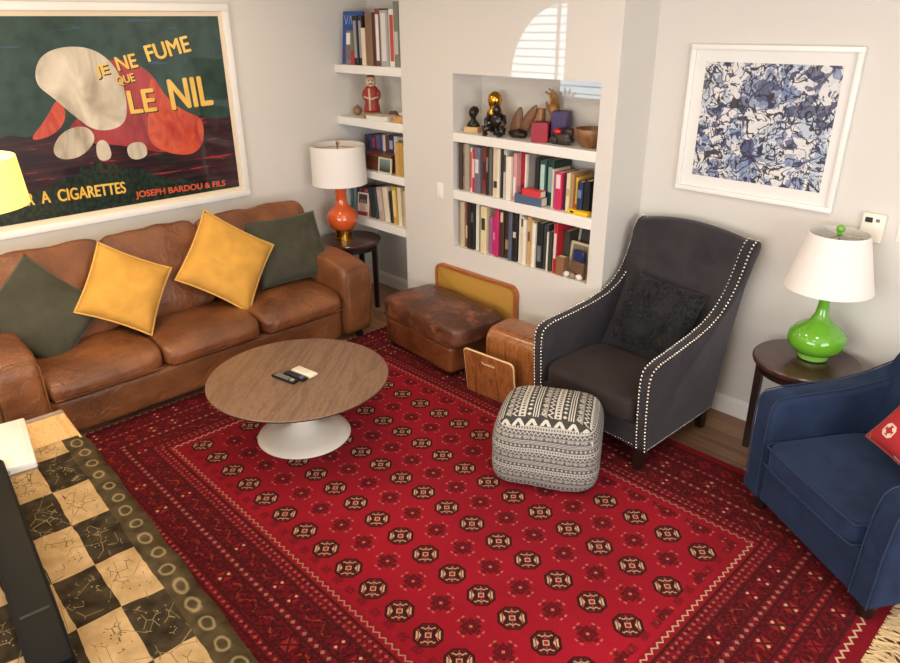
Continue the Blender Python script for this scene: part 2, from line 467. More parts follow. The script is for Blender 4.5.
tag(rug, 'large red oriental rug with rows of octagonal medallions covering the floor', 'rug')
bm = bmesh.new()
for k in range(420):
    y = RY0-RC[1]+0.01+random.random()*(RY1-RY0-0.02); L = 0.10+random.random()*0.07; x = RX1-RC[0]
    a = random.uniform(-0.06, 0.06); b = random.uniform(-0.03, 0.03)
    pts = [(x-0.005, y, 0.006)]+[(x+L*t, y+a*t+b*math.sin(t*5), 0.008+0.012*math.sin(t*PI)*random.random()) for t in (0.25, 0.5, 0.75, 1.0)]
    tube(bm, pts, random.uniform(0.003, 0.007), 4)
fr = finish(bm, 'fringe', plain('fringe_wool', (196, 168, 124), 0.95, var=0.25, scale=14), rug)
fr['label'] = 'matted beige wool fringe'

# ------------------------------------------------------------------ sofa
L_tan = leather('tan_leather', (140, 88, 53), (100, 60, 35))
L_seat = leather('tan_leather_seat', (140, 87, 52), (98, 57, 33), 0.34)
sofa = thing('leather_sofa', 'long tan leather three-seat sofa below the big framed poster', 'sofa', (-4.80, 1.91, 0.01))
def sofa_part(name, fn, m=L_tan):
    bm = bmesh.new(); fn(bm); return finish(bm, name, m, sofa)
sofa_part('base', lambda bm: puff(bm, (0.015, 0, 0.175), (0.455, 1.10, 0.125), 14, wr=0.004, wf=4, n=16))
sofa_part('back_frame', lambda bm: puff(bm, (-0.36, 0, 0.46), (0.145, 1.34, 0.40), 12, wr=0.004, n=12))
for s, y0 in ((-1, -1.215), (1, 1.235)):
    def arm(bm, y0=y0, s=s):
        def f(k, q):
            k.z -= 0.05*max(0, q.x)**2*(q.z > 0)
            return k
        puff(bm, (0.0, y0, 0.355), (0.485, 0.14, 0.315), 9, wr=0.006, wf=5, n=16, seed=s, fn=f)
    a = sofa_part('armrest', arm)
    bm = bmesh.new()
    tube(bm, [(0.470, y0-0.125, 0.08)]+[(0.476, y0-0.125, z) for z in (0.2, 0.35, 0.5, 0.56)]+[(0.472, y0-0.10, 0.612), (0.472, y0, 0.622), (0.472, y0+0.10, 0.612)]+[(0.476, y0+0.125, z) for z in (0.56, 0.5, 0.35, 0.2)]+[(0.470, y0+0.125, 0.08)], 0.005, 6)
    finish(bm, 'seam', L_tan, a)
for k in range(3):
    yc = -1.09+0.3635+0.727*k
    def seat(bm, k=k, yc=yc):
        def f(p, q):
            if q.z > 0: p.z -= 0.045*max(0, q.x)**3
            if q.x > 0.5: p.x += 0.012*(1-q.z*q.z)
            return p
        puff(bm, (0.145, yc, 0.375), (0.352, 0.361, 0.088), 7, crown=0.025, wr=0.010, wf=7, seed=k+3, n=20, fn=f)
    a = sofa_part('seat_cushion', seat, L_seat)
    bm = bmesh.new()
    tube(bm, [(0.497-0.008*abs(t)**6, yc+0.33*t, 0.318) for t in [i/8-1 for i in range(17)]], 0.004, 5); finish(bm, 'seam', L_seat, a)
for k, (yc, hw) in enumerate(((-0.785, 0.385), (-0.065, 0.355), (0.75, 0.475))):
    def back(bm, k=k, yc=yc, hw=hw):
        def f(p, q):
            p.x += 0.03*(1-q.y*q.y)*(1-q.z*q.z)*(q.x > 0)
            p.x += 0.012*math.sin(q.z*9+q.y*2+k)*(1-q.y*q.y)*(q.z < 0.6)
            return p
        m = Matrix.Translation((-0.195, yc, 0.735)) @ Matrix.Rotation(-0.42, 4, 'Y')
        puff(bm, (0, 0, 0), (0.115, hw, 0.325), 8, wr=0.020, wf=6.5, seed=k*2+11, n=22, mat=m, fn=f)
    sofa_part('back_cushion', back, L_seat)
for sx in (-0.38, 0.40):
    for sy in (-1.27, 1.27):
        bm = bmesh.new(); lathe(bm, [(0.028, -0.002), (0.034, 0.06)], 12, (sx, sy, 0)); finish(bm, 'foot', M_dark, sofa)

# sofa cushions
V_mus = velvet('mustard_velvet', (208, 154, 68), (250, 215, 140), 0.8, 0.5, 0.14)
V_oli = velvet('olive_velvet', (68, 66, 54), (150, 165, 150), 0.8, 0.5, 0.2)
def pillow(label, center, u, nrm, wd, ht, th, m, piping=None, seed=0, cat='cushion', name='cushion', group=None, wr=0.008):
    M = frame_mat(center, u, nrm)
    o = thing(name, label, cat, group=group); o.matrix_world = M
    c = finish(pillow_bm(wd, ht, th, seed=seed, wr=wr), 'cover', m, o, smooth=180)
    if piping:
        bm = bmesh.new(); tube(bm, pillow_edge(wd, ht, grow=0.002), 0.006, 6, True); finish(bm, 'piping', piping, o)
    return o
NP = (0.86, 0, 0.51)
P_mus = plain('mustard_piping', (222, 174, 88), 0.8)
pillow('square mustard velvet cushion tilted beside the olive cushion on the left sofa seat', (-4.745, 1.515, 0.765), (0.145, 0.402, -0.243), NP, 0.49, 0.51, 0.20, V_mus, P_mus, 1, group='mustard cushions on the sofa')
pillow('square mustard velvet cushion standing on its corner on the middle of the sofa', (-4.75, 2.27, 0.785), (0.19, 0.40, -0.29), NP, 0.57, 0.60, 0.20, V_mus, P_mus, 5, group='mustard cushions on the sofa')
pillow('dark olive cushion leaning upright in the sofa corner by the orange lamp', (-4.83, 2.85, 0.74), (0.02, 0.66, -0.02), NP, 0.68, 0.56, 0.17, V_oli, None, 9, group='olive cushions on the sofa')
pillow('dark olive cushion turned on its corner against the left sofa arm', (-4.80, 1.01, 0.725), (0.25, 0.38, -0.38), NP, 0.58, 0.54, 0.15, V_oli, None, 13, group='olive cushions on the sofa')

# ------------------------------------------------------------------ coffee table
W_walnut = wood('walnut_top', (140, 108, 84), (104, 76, 56), 'y', 0.8, 0.42)
M_lacquer = plain('white_lacquer', (232, 226, 214), 0.25, var=0.01, Coat_Weight=0.4)
tb = thing('coffee_table', 'round walnut-topped coffee table on a white trumpet pedestal base', 'table', (-3.405, 1.985, 0.01), rz=math.radians(40)); tb.scale = (1.015, 1.015, 1.0)
bm = bmesh.new(); lathe(bm, [(0.525, 0.400), (0.537, 0.408), (0.540, 0.415), (0.538, 0.4195), (0.533, 0.420)], 72)
finish(bm, 'tabletop', W_walnut, tb, smooth=30)
bm = bmesh.new(); lathe(bm, [(0.44, 0.384), (0.51, 0.392), (0.532, 0.403), (0.5415, 0.409), (0.5415, 0.4145), (0.536, 0.4145)], 72, cap=False)
finish(bm, 'edge_band', plain('dark_edge', (44, 30, 24), 0.5), tb, smooth=60)
bm = bmesh.new(); lathe(bm, [(0.283, 0.0), (0.287, 0.006), (0.283, 0.013), (0.22, 0.028), (0.15, 0.05), (0.09, 0.085), (0.055, 0.14), (0.042, 0.20), (0.042, 0.26), (0.06, 0.32), (0.11, 0.365), (0.19, 0.385), (0.26, 0.39)], 56)
finish(bm, 'pedestal', M_lacquer, tb, smooth=60)

def remote(label, x, y, rz, wd, ln, body, keys, accent=None):
    o = thing('remote_control', label, 'remote control', (x, y, 0.431), rz, group='remote controls on the coffee table')
    bm = bmesh.new(); rbox(bm, -wd/2, wd/2, -ln/2, ln/2, 0, 0.016, 0.005, 2); finish(bm, 'case', body, o)
    bm = bmesh.new()
    nx = 3 if wd > 0.036 else 2
    for i in range(nx):
        for j in range(7):
            px = (i-(nx-1)/2)*wd*0.26; py = -ln*0.36+j*ln*0.09
            rbox(bm, px-wd*0.085, px+wd*0.085, py-ln*0.028, py+ln*0.028, 0.0155, 0.0185, 0.001, 1)
    finish(bm, 'keypad', keys, o)
    if accent:
        bm = bmesh.new(); lathe(bm, [(wd*0.30, 0.0155), (wd*0.30, 0.0185), (wd*0.26, 0.0195)], 16, (0, ln*0.34, 0)); finish(bm, 'round_pad', accent, o)
M_gkey = plain('grey_keys', (150, 146, 140), 0.5); M_wkey = plain('cream_plastic', (232, 222, 200), 0.45, var=0.02)
remote('slim black remote with pale keys, nearest the sofa on the coffee table', -3.415, 1.895, math.radians(-79), 0.048, 0.19, M_dark, M_gkey, M_gkey)
remote('black remote with a purple round button, lying between the other two remotes', -3.395, 1.957, math.radians(-80), 0.046, 0.17, M_dark, plain('dark_keys', (40, 38, 40), 0.5), plain('purple_button', (92, 70, 150), 0.4))
remote('cream white remote lying at the side of two black ones', -3.400, 2.025, math.radians(-81), 0.066, 0.17, M_wkey, plain('pale_keys', (205, 196, 178), 0.5), None)

# ------------------------------------------------------------------ patterned pouf
def kilim_mat():
    g = G('kilim'); x, y, z = g.xyz(); nx, ny, nz = g.normal()
    wob = (g.noise(5, 2)-0.5)*0.012
    top = nz.abs() > 0.62; fr = (ny.abs() > nx.abs())*(1.0-top)
    a = top*x + (1.0-top)*(z*0.93) + wob
    b = top*y + (1.0-top)*(fr*x+(1.0-fr)*y)
    w_ = 0.020 + top*0.011
    i = (a/w_+40.0).floor(); f = (a/w_+40.0).fract(); t = i.mod(5.0)
    p = b/(0.019+top*0.010)
    zig = (f-(p.tri()*0.6+0.2)).abs() < 0.15
    dia = ((f-0.5).abs()+(p.fract()-0.5).abs()) < 0.33
    lines = (f*3.0).fract() < 0.5
    tr = f < (p*1.0).tri()*0.9
    dots = ((f-0.5).abs() < 0.2)*(((p*1.6).fract()-0.5).abs() < 0.25)
    dd = ((f-0.5).abs()+((p*0.6).fract()-0.5).abs()).between(0.18, 0.34)
    m = (t < 0.5)*zig + t.between(0.5, 1.5)*(1.0-dots) + t.between(1.5, 2.5)*dia + t.between(2.5, 3.5)*lines + t.between(3.5, 4.5)*(dd.max(1.0-tr)*0.5+dd*0.5)
    # the big zigzag that runs along the edge of the top
    edge = top*((y+0.175).abs() < 0.03)
    ez = ((y+0.175)/0.06+0.5-((x/0.06).tri()*0.6+0.2)).abs() < 0.17
    m = (1.0-edge)*m + edge*ez
    rim = top*((y+0.150).abs() < 0.004)
    m = (1.0-rim)*m
    weave = g.noise(260, 2)
    col = g.mix(m.min(1.0), g.mix(top, lin((84, 81, 78)), lin((50, 48, 46))), g.mix(top, lin((186, 181, 172)), lin((208, 202, 190))))
    col = g.mix(weave.ramp(0.35, 0.65)*0.35, col, lin((120, 116, 110)))
    g.bump(weave, 0.4, 0.004)
    return g.set(col, 0.95, Specular_IOR_Level=0.1)
M_kilim = kilim_mat()
po = thing('pouf', 'cube-shaped black and white patterned pouf on the red rug in front of the armchair', 'pouf', (-2.085, 2.785, 0.0105), math.radians(31)); po.scale = (1.23, 1.23, 1.12)
def pf(k, q):
    k.x *= 1.0-0.10*max(0, q.z)**2; k.y *= 1.0-0.10*max(0, q.z)**2
    return k
bm = bmesh.new(); puff(bm, (0, 0, 0.195), (0.245, 0.215, 0.195), 5.2, crown=0.03, wr=0.008, wf=6, n=26, fn=pf)
finish(bm, 'cover', M_kilim, po, smooth=180)
M_pipe = plain('pouf_piping', (205, 200, 192), 0.9)
for sx in (-1, 1):
    for sy in (-1, 1):
        bm = bmesh.new()
        tube(bm, [(sx*(0.206+0.002*math.sin(i)-0.010*max(0, i/9-0.6)), sy*(0.179-0.010*max(0, i/9-0.6)), 0.065+0.25*i/9) for i in range(10)], 0.0045, 6)
        finish(bm, 'piping', M_pipe, po)

# ------------------------------------------------------------------ dark armchair with nailheads
V_char = velvet('charcoal_velvet', (51, 47, 49), (185, 182, 198), 0.8, 0.5, 0.25)
V_seat = velvet('charcoal_velvet_seat', (48, 40, 38), (150, 135, 135), 0.85, 0.3, 0.2)
M_leg = plain('espresso_wood', (36, 22, 16), 0.35, var=0.15)
ac = thing('wing_armchair', 'tall charcoal velvet armchair with silver nailhead trim in front of the right wall', 'armchair', (-2.09, 3.14, 0.0), math.radians(-4))
PROF = [(0.02, .155), (0.0, .30), (-.013, .50), (-.015, .60), (-.004, .648), (.022, .672), (.08, .688), (.28, .71), (.45, .735), (.57, .765), (.67, .815), (.74, .885), (.785, .97), (.81, 1.05), (.825, 1.12), (.838, 1.17),
        (.862, 1.212), (.90, 1.228), (.94, 1.215), (.962, 1.18), (.955, 1.14), (.93, 1.08), (.895, .95), (.865, .75), (.82, .5), (.76, .155)]
def awid(y): return 0.435-0.0467*max(0, y)
def flare(s):
    def f(c):
        return (c.x + s*(awid(c.y)-0.425) + (0.055 if s > 0 else 0.02)*max(0, (c.z-0.72)/0.5), c.y, c.z)
    return f
for s in (-1, 1):
    bm = bmesh.new(); x0, x1 = sorted((s*0.345, s*0.425))
    prism(bm, PROF, x0, x1, 'x', 0.014, 3, flare(s))
    a = finish(bm, 'armrest', V_char, ac, smooth=50)
    front = [Vector((0, p[0], p[1])) for p in PROF[:20]]
    cen = Vector((0, 0.5, 0.5))
    for xx in (0.357, 0.413):
        bm = bmesh.new()
        acc = 0.0; last = None
        for p, q in zip(front, front[1:]):
            L = (q-p).length; nrm = Vector((0, -(q-p).z, (q-p).y)); nrm = nrm.normalized()
            t = 0.012-acc if last is not None else 0.006
            dpos = (last if last is not None else 0.006)
            while dpos < L:
                pt = p.lerp(q, dpos/L) + nrm*0.003
                c = flare(s)(Vector((s*xx, pt.y, pt.z)))
                ball(bm, c, 0.0078, 8, 5)
                dpos += 0.0225
            last = dpos-L
        n_ = finish(bm, 'nailhead_trim', M_chrome, a, smooth=180); n_['label'] = 'silver nailheads'
    bm = bmesh.new()
    for i in range(44):      # along the foot of the outer side
        ball(bm, (s*(awid(0.03+i*0.0165)+0.002), 0.03+i*0.0165, 0.175), 0.005, 6, 4)
    finish(bm, 'nailhead_row', M_chrome, a, smooth=180)['label'] = 'silver nailheads along the foot'
bm = bmesh.new()
secs = [(.46, .30, 0), (.52, .40, 0), (.62, .58, 0), (.70, .78, .0), (.755, .95, .15), (.785, 1.07, .5), (.80, 1.15, .8), (.835, 1.205, 1), (.895, 1.225, 1), (.94, 1.21, 1), (.955, 1.17, .9), (.94, 1.10, .5), (.89, .90, .1), (.86, .6, 0), (.765, .16, 0), (.65, .16, 0)]
NXB = 17; rows = []
for yy, zz, ar in secs:
    lo_ = -(awid(yy)-0.07+0.02*max(0, (zz-0.72)/0.5)); hi_ = awid(yy)-0.07+0.055*max(0, (zz-0.72)/0.5); row = []
    for i in range(NXB):
        t = 2*i/(NXB-1)-1
        row.append(bm.verts.new((lo_+(hi_-lo_)*(t+1)/2, yy+(0.02*(1-t*t)-0.01)*(ar > 0)*(yy < .85), zz+0.045*ar*(1-t*t))))
    rows.append(row)
for A, B in zip(rows, rows[1:]+rows[:1]):
    for i in range(NXB-1): bm.faces.new((A[i], A[i+1], B[i+1], B[i]))
bm.faces.new([r[0] for r in rows]); bm.faces.new([r[-1] for r in rows])
finish(bm, 'backrest', V_char, ac, smooth=60)
bm = bmesh.new(); prism(bm, [(-0.36, 0.012), (0.36, 0.012), (0.328, 0.75), (-0.328, 0.75)], 0.155, 0.30, 'z', 0.008)
ap = finish(bm, 'seat_base', V_char, ac)
bm = bmesh.new()
for i in range(37): ball(bm, (-0.335+i*0.0186, 0.010, 0.172), 0.005, 6, 4)
finish(bm, 'nailhead_trim', M_chrome, ap, smooth=180)['label'] = 'silver nailheads'
bm = bmesh.new(); puff(bm, (0, 0.26, 0.372), (0.345, 0.285, 0.078), 7, crown=0.03, wr=0.006, seed=4, n=18)
finish(bm, 'seat_cushion', V_seat, ac, smooth=180)
for sx in (-1, 1):
    for yy, dy in ((0.055, -0.01), (0.71, 0.04)):
        bm = bmesh.new()
        a0, a1 = 0.034, 0.021
        b = bmesh.new(); v = box(b, -a0, a0, -a0, a0, 0, 0.17)
        for q in v[:4]: q.co.x *= a1/a0; q.co.y = q.co.y*a1/a0+dy
        merge(bm, b, Matrix.Translation((sx*(awid(yy)-0.06), yy, 0.0105 if yy < 0.5 else 0.0)))
        finish(bm, 'leg', M_leg, ac, smooth=0)
def fur_mat():
    g = G('black_fur'); n1 = g.noise(30, 4, g.scalev(1, 1, 0.35), dist=1.5)
    g.bump(n1, 0.9, 0.02)
    return g.set(g.mix(n1.ramp(0.35, 0.75), lin((8, 8, 9)), lin((30, 29, 31))), 0.8, Sheen_Weight=0.5, Sheen_Tint=lin((120, 120, 130)))
M = frame_mat((-2.01, 3.72, 0.715), (0.52, 0.0, -0.04), (0.04, -0.9, 0.43))
fp = thing('fur_cushion', 'square black shaggy fur cushion leaning in the charcoal armchair', 'cushion'); fp.matrix_world = M
bm = pillow_bm(0.50, 0.45, 0.16, 26, 0.014, 3, 0.06)
finish(bm, 'cover', fur_mat(), fp, smooth=180)
bm = bmesh.new()
for k in range(1500):
    x = random.uniform(-0.235, 0.235); z = random.uniform(-0.21, 0.21)
    u = x/0.25; v = z/0.225; t = 0.075*((1-u**4)*(1-v**4))**0.55*(0.75+0.25*(1-u*u)*(1-v*v))
    p = Vector((x, -t, z)); d = Vector((u*0.6+random.uniform(-.5, .5), -0.35, -0.6+v*0.8+random.uniform(-.4, .4))).normalized()
    tube(bm, [p, p+d*0.013+Vector((0, -.004, 0)), p+d*0.030], [0.0016, 0.0012, 0.0004], 3)
f = finish(bm, 'shaggy_pile', plain('black_fur_hair', (17, 16, 18), 0.6, var=0.3), fp, smooth=180); f['kind'] = 'stuff'

# ------------------------------------------------------------------ navy armchair
V_navy = velvet('navy_velvet', (30, 43, 68), (115, 140, 190), 0.78, 0.45, 0.28)
P_navy = plain('navy_piping', (32, 47, 74), 0.85)
bc = thing('navy_armchair', 'navy blue velvet armchair beside the green lamp table', 'armchair', (-0.778, 3.060, 0.0), math.radians(-32.8))
PN = [(0.0, .11), (-.005, .40), (0.0, .58), (.012, .645), (.04, .668), (.10, .677), (.25, .680), (.45, .686), (.62, .712), (.80, .765), (.87, .775), (.885, .745), (.87, .4), (.85, .11)]
def nflare(s):
    def f(c): return (c.x + s*0.025*max(0, (c.z-0.11)/0.55)**1.5, c.y, c.z)
    return f
for s in (-1, 1):
    bm = bmesh.new(); x0, x1 = sorted((s*0.325, s*0.465))
    prism(bm, PN, x0, x1, 'x', 0.03, 4, nflare(s))
    a = finish(bm, 'armrest', V_navy, bc, smooth=60)
    for xx in (0.345, 0.45):
        bm = bmesh.new(); tube(bm, [nflare(s)(Vector((s*xx, p[0]-0.003 if i < 3 else p[0], p[1]+(0.004 if i > 3 else 0)))) for i, p in enumerate(PN[:10])], 0.004, 6)
        finish(bm, 'piping', P_navy, a)
bm = bmesh.new()
secs = [(.50, .30), (.56, .42), (.63, .58), (.675, .72), (.70, .80), (.735, .845), (.79, .86), (.85, .845), (.885, .79), (.88, .5), (.85, .11), (.70, .11)]
rows = []
for yy, zz in secs:
    hw = 0.385+0.025*max(0, (zz-0.11)/0.55)**1.5
    rows.append([bm.verts.new(((2*i/16-1)*hw, yy-0.02*(1-(2*i/16-1)**2)*(yy < .72), zz+(0.05*(1-(2*i/16-1)**2) if zz > .75 else 0))) for i in range(17)])
for A, B in zip(rows, rows[1:]+rows[:1]):
    for i in range(16): bm.faces.new((A[i], A[i+1], B[i+1], B[i]))
bm.faces.new([r[0] for r in rows]); bm.faces.new([r[-1] for r in rows])
finish(bm, 'backrest', V_navy, bc, smooth=60)
bm = bmesh.new(); rbox(bm, -0.33, 0.33, 0.004, 0.80, 0.11, 0.335, 0.012); finish(bm, 'seat_base', V_navy, bc)
bm = bmesh.new(); puff(bm, (0, 0.275, 0.395), (0.332, 0.31, 0.072), 7, crown=0.03, wr=0.005, seed=8, n=18)
a = finish(bm, 'seat_cushion', V_navy, bc, smooth=180)
for zz in (0.345, 0.448):
    bm = bmesh.new(); tube(bm, [(-0.324, 0.50, zz), (-0.324, 0.02, zz)]+[(-0.31+0.31*2*i/10, -0.034+0.01*abs(i/5-1)**4, zz) for i in range(11)]+[(0.324, 0.02, zz), (0.324, 0.5, zz)], 0.0045, 6)
    finish(bm, 'piping', P_navy, a)
for sx in (-1, 1):
    for yy in (0.07, 0.78):
        bm = bmesh.new(); lathe(bm, [(0.034, 0.010), (0.050, 0.118)], 16, (sx*0.385, yy, 0)); finish(bm, 'foot', M_leg, bc)
def snow_mat():
    g = G('red_flower_cloth'); x, y, z = g.xyz()
    u = (x/0.105+0.5); v = (z/0.105+0.5)
    a = (u.fract()-0.5)*0.105; b = (v.fract()-0.5)*0.105; A, B = a.abs(), b.abs()
    fl = (((A-0.018).abs()+(B-0.018).abs()) < 0.014).max((A.max(B)-0.030).abs() < 0.004*1.0)*((A+B).between(0.012, 0.052))
    chk = ((u.floor()+v.floor()).mod(2.0) < 0.5)
    col = g.mix(fl*chk, lin((176, 38, 44)), lin((232, 206, 190)))
    g.bump(g.noise(300, 2), 0.3, 0.003)
    return g.set(col, 0.85)
pillow('red cushion with pale woven flowers on the navy armchair', (-0.45, 3.40, 0.71), (0.386, 0.378, 0.84), (-0.43, -0.73, 0.53), 0.40, 0.40, 0.13, snow_mat(), plain('red_piping', (150, 60, 52), 0.85), 21)

# ------------------------------------------------------------------ ottoman, framed board, plywood rack
L_ott = leather('worn_leather', (122, 68, 38), (84, 44, 24), 0.34)
L_otc = leather('worn_leather_cushion', (110, 64, 42), (74, 42, 30), 0.32, (140, 86, 56))
ot = thing('leather_ottoman', 'worn brown leather ottoman against the wall below the book niche', 'ottoman', (-3.675, 3.425, 0.0105), math.radians(-5))
bm = bmesh.new(); puff(bm, (0, -0.005, 0.145), (0.425, 0.235, 0.105), 14, wr=0.003, n=14); a = finish(bm, 'base', L_ott, ot, smooth=180)
bm = bmesh.new(); puff(bm, (0.005, 0.012, 0.33), (0.478, 0.268, 0.088), 6, crown=0.04, wr=0.010, wf=6, seed=2, n=22); c = finish(bm, 'cushion', L_otc, ot, smooth=180)
bm = bmesh.new(); tube(bm, [(-0.43, 0.22, 0.262), (-0.445, 0, 0.262), (-0.43, -0.235, 0.262), (0, -0.25, 0.262), (0.43, -0.235, 0.262), (0.445, 0, 0.262), (0.43, 0.22, 0.262)], 0.006, 6); finish(bm, 'seam', L_ott, c)
for sx in (-0.36, 0.36):
    for sy in (-0.17, 0.17):
        bm = bmesh.new(); lathe(bm, [(0.024, -0.002), (0.028, 0.05)], 12, (sx, sy, 0)); finish(bm, 'foot', M_leg, ot)
def rrect(x0, x1, z0, z1, r, n=6, low=False):
    P = []
    for cx_, cz, a0 in ((x1-r, z1-r, 0), (x0+r, z1-r, PI/2)):
        P += [(cx_+r*math.cos(a0+PI/2*i/n), cz+r*math.sin(a0+PI/2*i/n)) for i in range(n+1)]
    return P+[(x0, z0), (x1, z0)]
bd = thing('framed_board', 'mustard board with a rounded orange wooden rim standing behind the brown ottoman', 'board', (-3.61, 3.748, 0.0))
bm = bmesh.new(); prism(bm, rrect(-0.415, 0.415, 0.02, 0.578, 0.05), -0.012, 0.012, 'y', 0.002); finish(bm, 'panel', plain('mustard_panel', (178, 132, 52), 0.6, var=0.05, bump=0.1), bd)
O_ = rrect(-0.44, 0.44, 0.0, 0.602, 0.07); I_ = rrect(-0.415, 0.415, 0.02, 0.578, 0.05)
bm = bmesh.new()
for y0 in (-0.019, 0.019):
    A = [bm.verts.new((p[0], y0, p[1])) for p in O_]; B = [bm.verts.new((p[0], y0, p[1])) for p in I_]
    for i in range(len(O_)): bm.faces.new((A[i], A[(i+1) % len(O_)], B[(i+1) % len(O_)], B[i]))
    if y0 < 0: A0, B0 = A, B
for i in range(len(O_)):
    j = (i+1) % len(O_); bm.faces.new((A0[i], A0[j], A[j], A[i])); bm.faces.new((B0[i], B0[j], B[j], B[i]))
finish(bm, 'rim', wood('orange_wood', (186, 112, 58), (150, 82, 38), 'x', 1.0, 0.35), bd)

W_ply = wood('zebra_ply', (176, 110, 58), (112, 62, 30), 'z', 1.0, 0.3, 0.3)
W_plytop = W_ply
M_plyedge = plain('pale_ply_edge', (226, 190, 140), 0.5)
rk = thing('magazine_rack', 'bent plywood side table with a handled front panel, between ottoman and dark armchair', 'magazine rack', (-2.80, 3.262, 0.01), math.radians(4))
def bend(x0, x1, off):
    r = 0.085-off; P = []
    zt, y0, y1 = 0.462-off, 0.0+off, 0.34-off
    P.append((y0, 0.0))
    P += [(y0+r-r*math.cos(PI/2*i/8), zt-r+r*math.sin(PI/2*i/8)) for i in range(9)]
    P += [(y1-r+r*math.sin(PI/2*i/8), zt-r+r*math.cos(PI/2*i/8)) for i in range(9)]
    P.append((y1, 0.0)); return P
bm = bmesh.new(); A, B = bend(0, 0, 0.0), bend(0, 0, 0.018)
X0, X1 = -0.215, 0.245
ring = {}
for k, P in (('o', A), ('i', B)):
    for xx in (X0, X1): ring[k, xx] = [bm.verts.new((xx, p[0], p[1])) for p in P]
for i in range(len(A)-1):
    bm.faces.new((ring['o', X0][i], ring['o', X1][i], ring['o', X1][i+1], ring['o', X0][i+1]))
    bm.faces.new((ring['i', X0][i], ring['i', X1][i], ring['i', X1][i+1], ring['i', X0][i+1]))
    for xx in (X0, X1): bm.faces.new((ring['o', xx][i], ring['o', xx][i+1], ring['i', xx][i+1], ring['i', xx][i]))
for i in (0, -1): bm.faces.new((ring['o', X0][i], ring['o', X1][i], ring['i', X1][i], ring['i', X0][i]))
finish(bm, 'body', W_ply, rk, smooth=35)
bm = bmesh.new()
rbox(bm, -0.30, 0.12, -0.08, -0.002, 0.02, 0.036, 0.003, 1)
finish(bm, 'bottom_shelf', W_ply, rk)
def panel_pieces(bm, y0, y1):
    lean = lambda c: (c.x, c.y-0.05*(c.z/0.34)-0.085, c.z)
    prism(bm, [(-0.30, 0.0), (0.12, 0.0), (0.12, 0.262), (-0.30, 0.262)], y0, y1, 'y', 0, 1, lean)
    prism(bm, [(-0.30, 0.262), (-0.15, 0.262), (-0.15, 0.285), (-0.30, 0.285)], y0, y1, 'y', 0, 1, lean)
    prism(bm, [(-0.035, 0.262), (0.12, 0.262), (0.12, 0.285), (-0.035, 0.285)], y0, y1, 'y', 0, 1, lean)
    prism(bm, rrect(-0.30, 0.12, 0.285, 0.340, 0.03), y0, y1, 'y', 0, 1, lean)
    return lean
bm = bmesh.new(); lean = panel_pieces(bm, -0.007, 0.007); pn = finish(bm, 'front_panel', W_ply, rk, smooth=30)
bm = bmesh.new(); tube(bm, [lean(Vector(p)) for p in ((-0.301, 0, 0.01), (-0.301, 0, 0.2), (-0.301, 0, 0.31))]+[lean(Vector((p[0], 0, p[1]))) for p in rrect(-0.301, 0.121, 0.31, 0.341, 0.03)[:14][::-1]]+[lean(Vector(p)) for p in ((0.121, 0, 0.2), (0.121, 0, 0.01))], 0.0072, 6)
finish(bm, 'edge_band', M_plyedge, pn)['label'] = 'pale plywood edge'
bm = bmesh.new(); tube(bm, [lean(Vector((x, 0, z))) for x, z in ((-0.15, .2735), (-0.145, .264), (-0.04, .264), (-0.035, .2735), (-0.04, .283), (-0.145, .283))], 0.0045, 6, True)
finish(bm, 'handle_slot', M_plyedge, pn)['label'] = 'pale rim of the handle slot'

# ------------------------------------------------------------------ lamps and their tables
W_esp = wood('espresso_top', (82, 54, 48), (56, 34, 30), 'x', 0.8, 0.28, 0.3)
def side_table(label, x, y, h, r, rot):
    t = thing('side_table', label, 'side table', (x, y, 0.0), rot)
    bm = bmesh.new(); lathe(bm, [(r-0.02, h-0.034), (r-0.004, h-0.031), (r, h-0.022), (r, h-0.008), (r-0.006, h-0.001), (r-0.014, h)], 56); finish(bm, 'table_top', W_esp, t, smooth=30)
    bm = bmesh.new(); lathe(bm, [(r-0.045, h-0.085), (r-0.035, h-0.085), (r-0.035, h-0.03), (r-0.045, h-0.03)], 48, cap=False); finish(bm, 'apron', M_leg, t, smooth=30)
    for k in range(4):
        a = PI/4+k*PI/2; bm = bmesh.new()
        b = bmesh.new(); v = box(b, -.022, .022, -.022, .022, 0, h-0.03)
        for q in v[:4]: q.co *= 0.75
        merge(bm, b, Matrix.Translation(((r-0.045)*math.cos(a), (r-0.045)*math.sin(a), 0)) @ Matrix.Rotation(a, 4, 'Z')); finish(bm, 'leg', M_leg, t, smooth=0)
    return t
side_table('round dark wood side table carrying the orange lamp, between sofa and alcove', -5.0, 3.585, 0.64, 0.27, math.radians(-15))
side_table('round dark wood side table carrying the green lamp, behind the navy armchair', -1.155, 3.865, 0.67, 0.278, math.radians(138))
def shade_mat(name, rgb, emit=None, strength=0):
    g = G(name); x, y, z = g.xyz()
    weave = g.noise(420, 2, g.scalev(1, 1, 0.4))
    g.bump(weave, 0.15, 0.002)
    k = dict(Transmission_Weight=0.0)
    if emit: k.update(Emission_Color=lin(emit)+(1,), Emission_Strength=strength)
    return g.set(g.mix(weave.ramp(.3, .7), tuple(v*.96 for v in lin(rgb)), lin(rgb)), 0.8, **k)
M_shade = shade_mat('linen_shade', (238, 232, 226))
def shade(bm, rb, rt, zb, zt, seg=48):
    lathe(bm, [(rb, zb), (rt, zt), (rt-0.004, zt), (rb-0.004, zb), (rb, zb)], seg, cap=False)
def spider(bm, rt, z, hub=0.0):
    for a in (0.3, 0.3+2*PI/3, 0.3+4*PI/3): tube(bm, [(0, 0, z), (rt*0.98*math.cos(a), rt*0.98*math.sin(a), z)], 0.0025, 5)
M_orange = plain('orange_glaze', (214, 92, 40), 0.12, var=0.05, scale=8, Coat_Weight=0.6, Coat_Roughness=0.05)
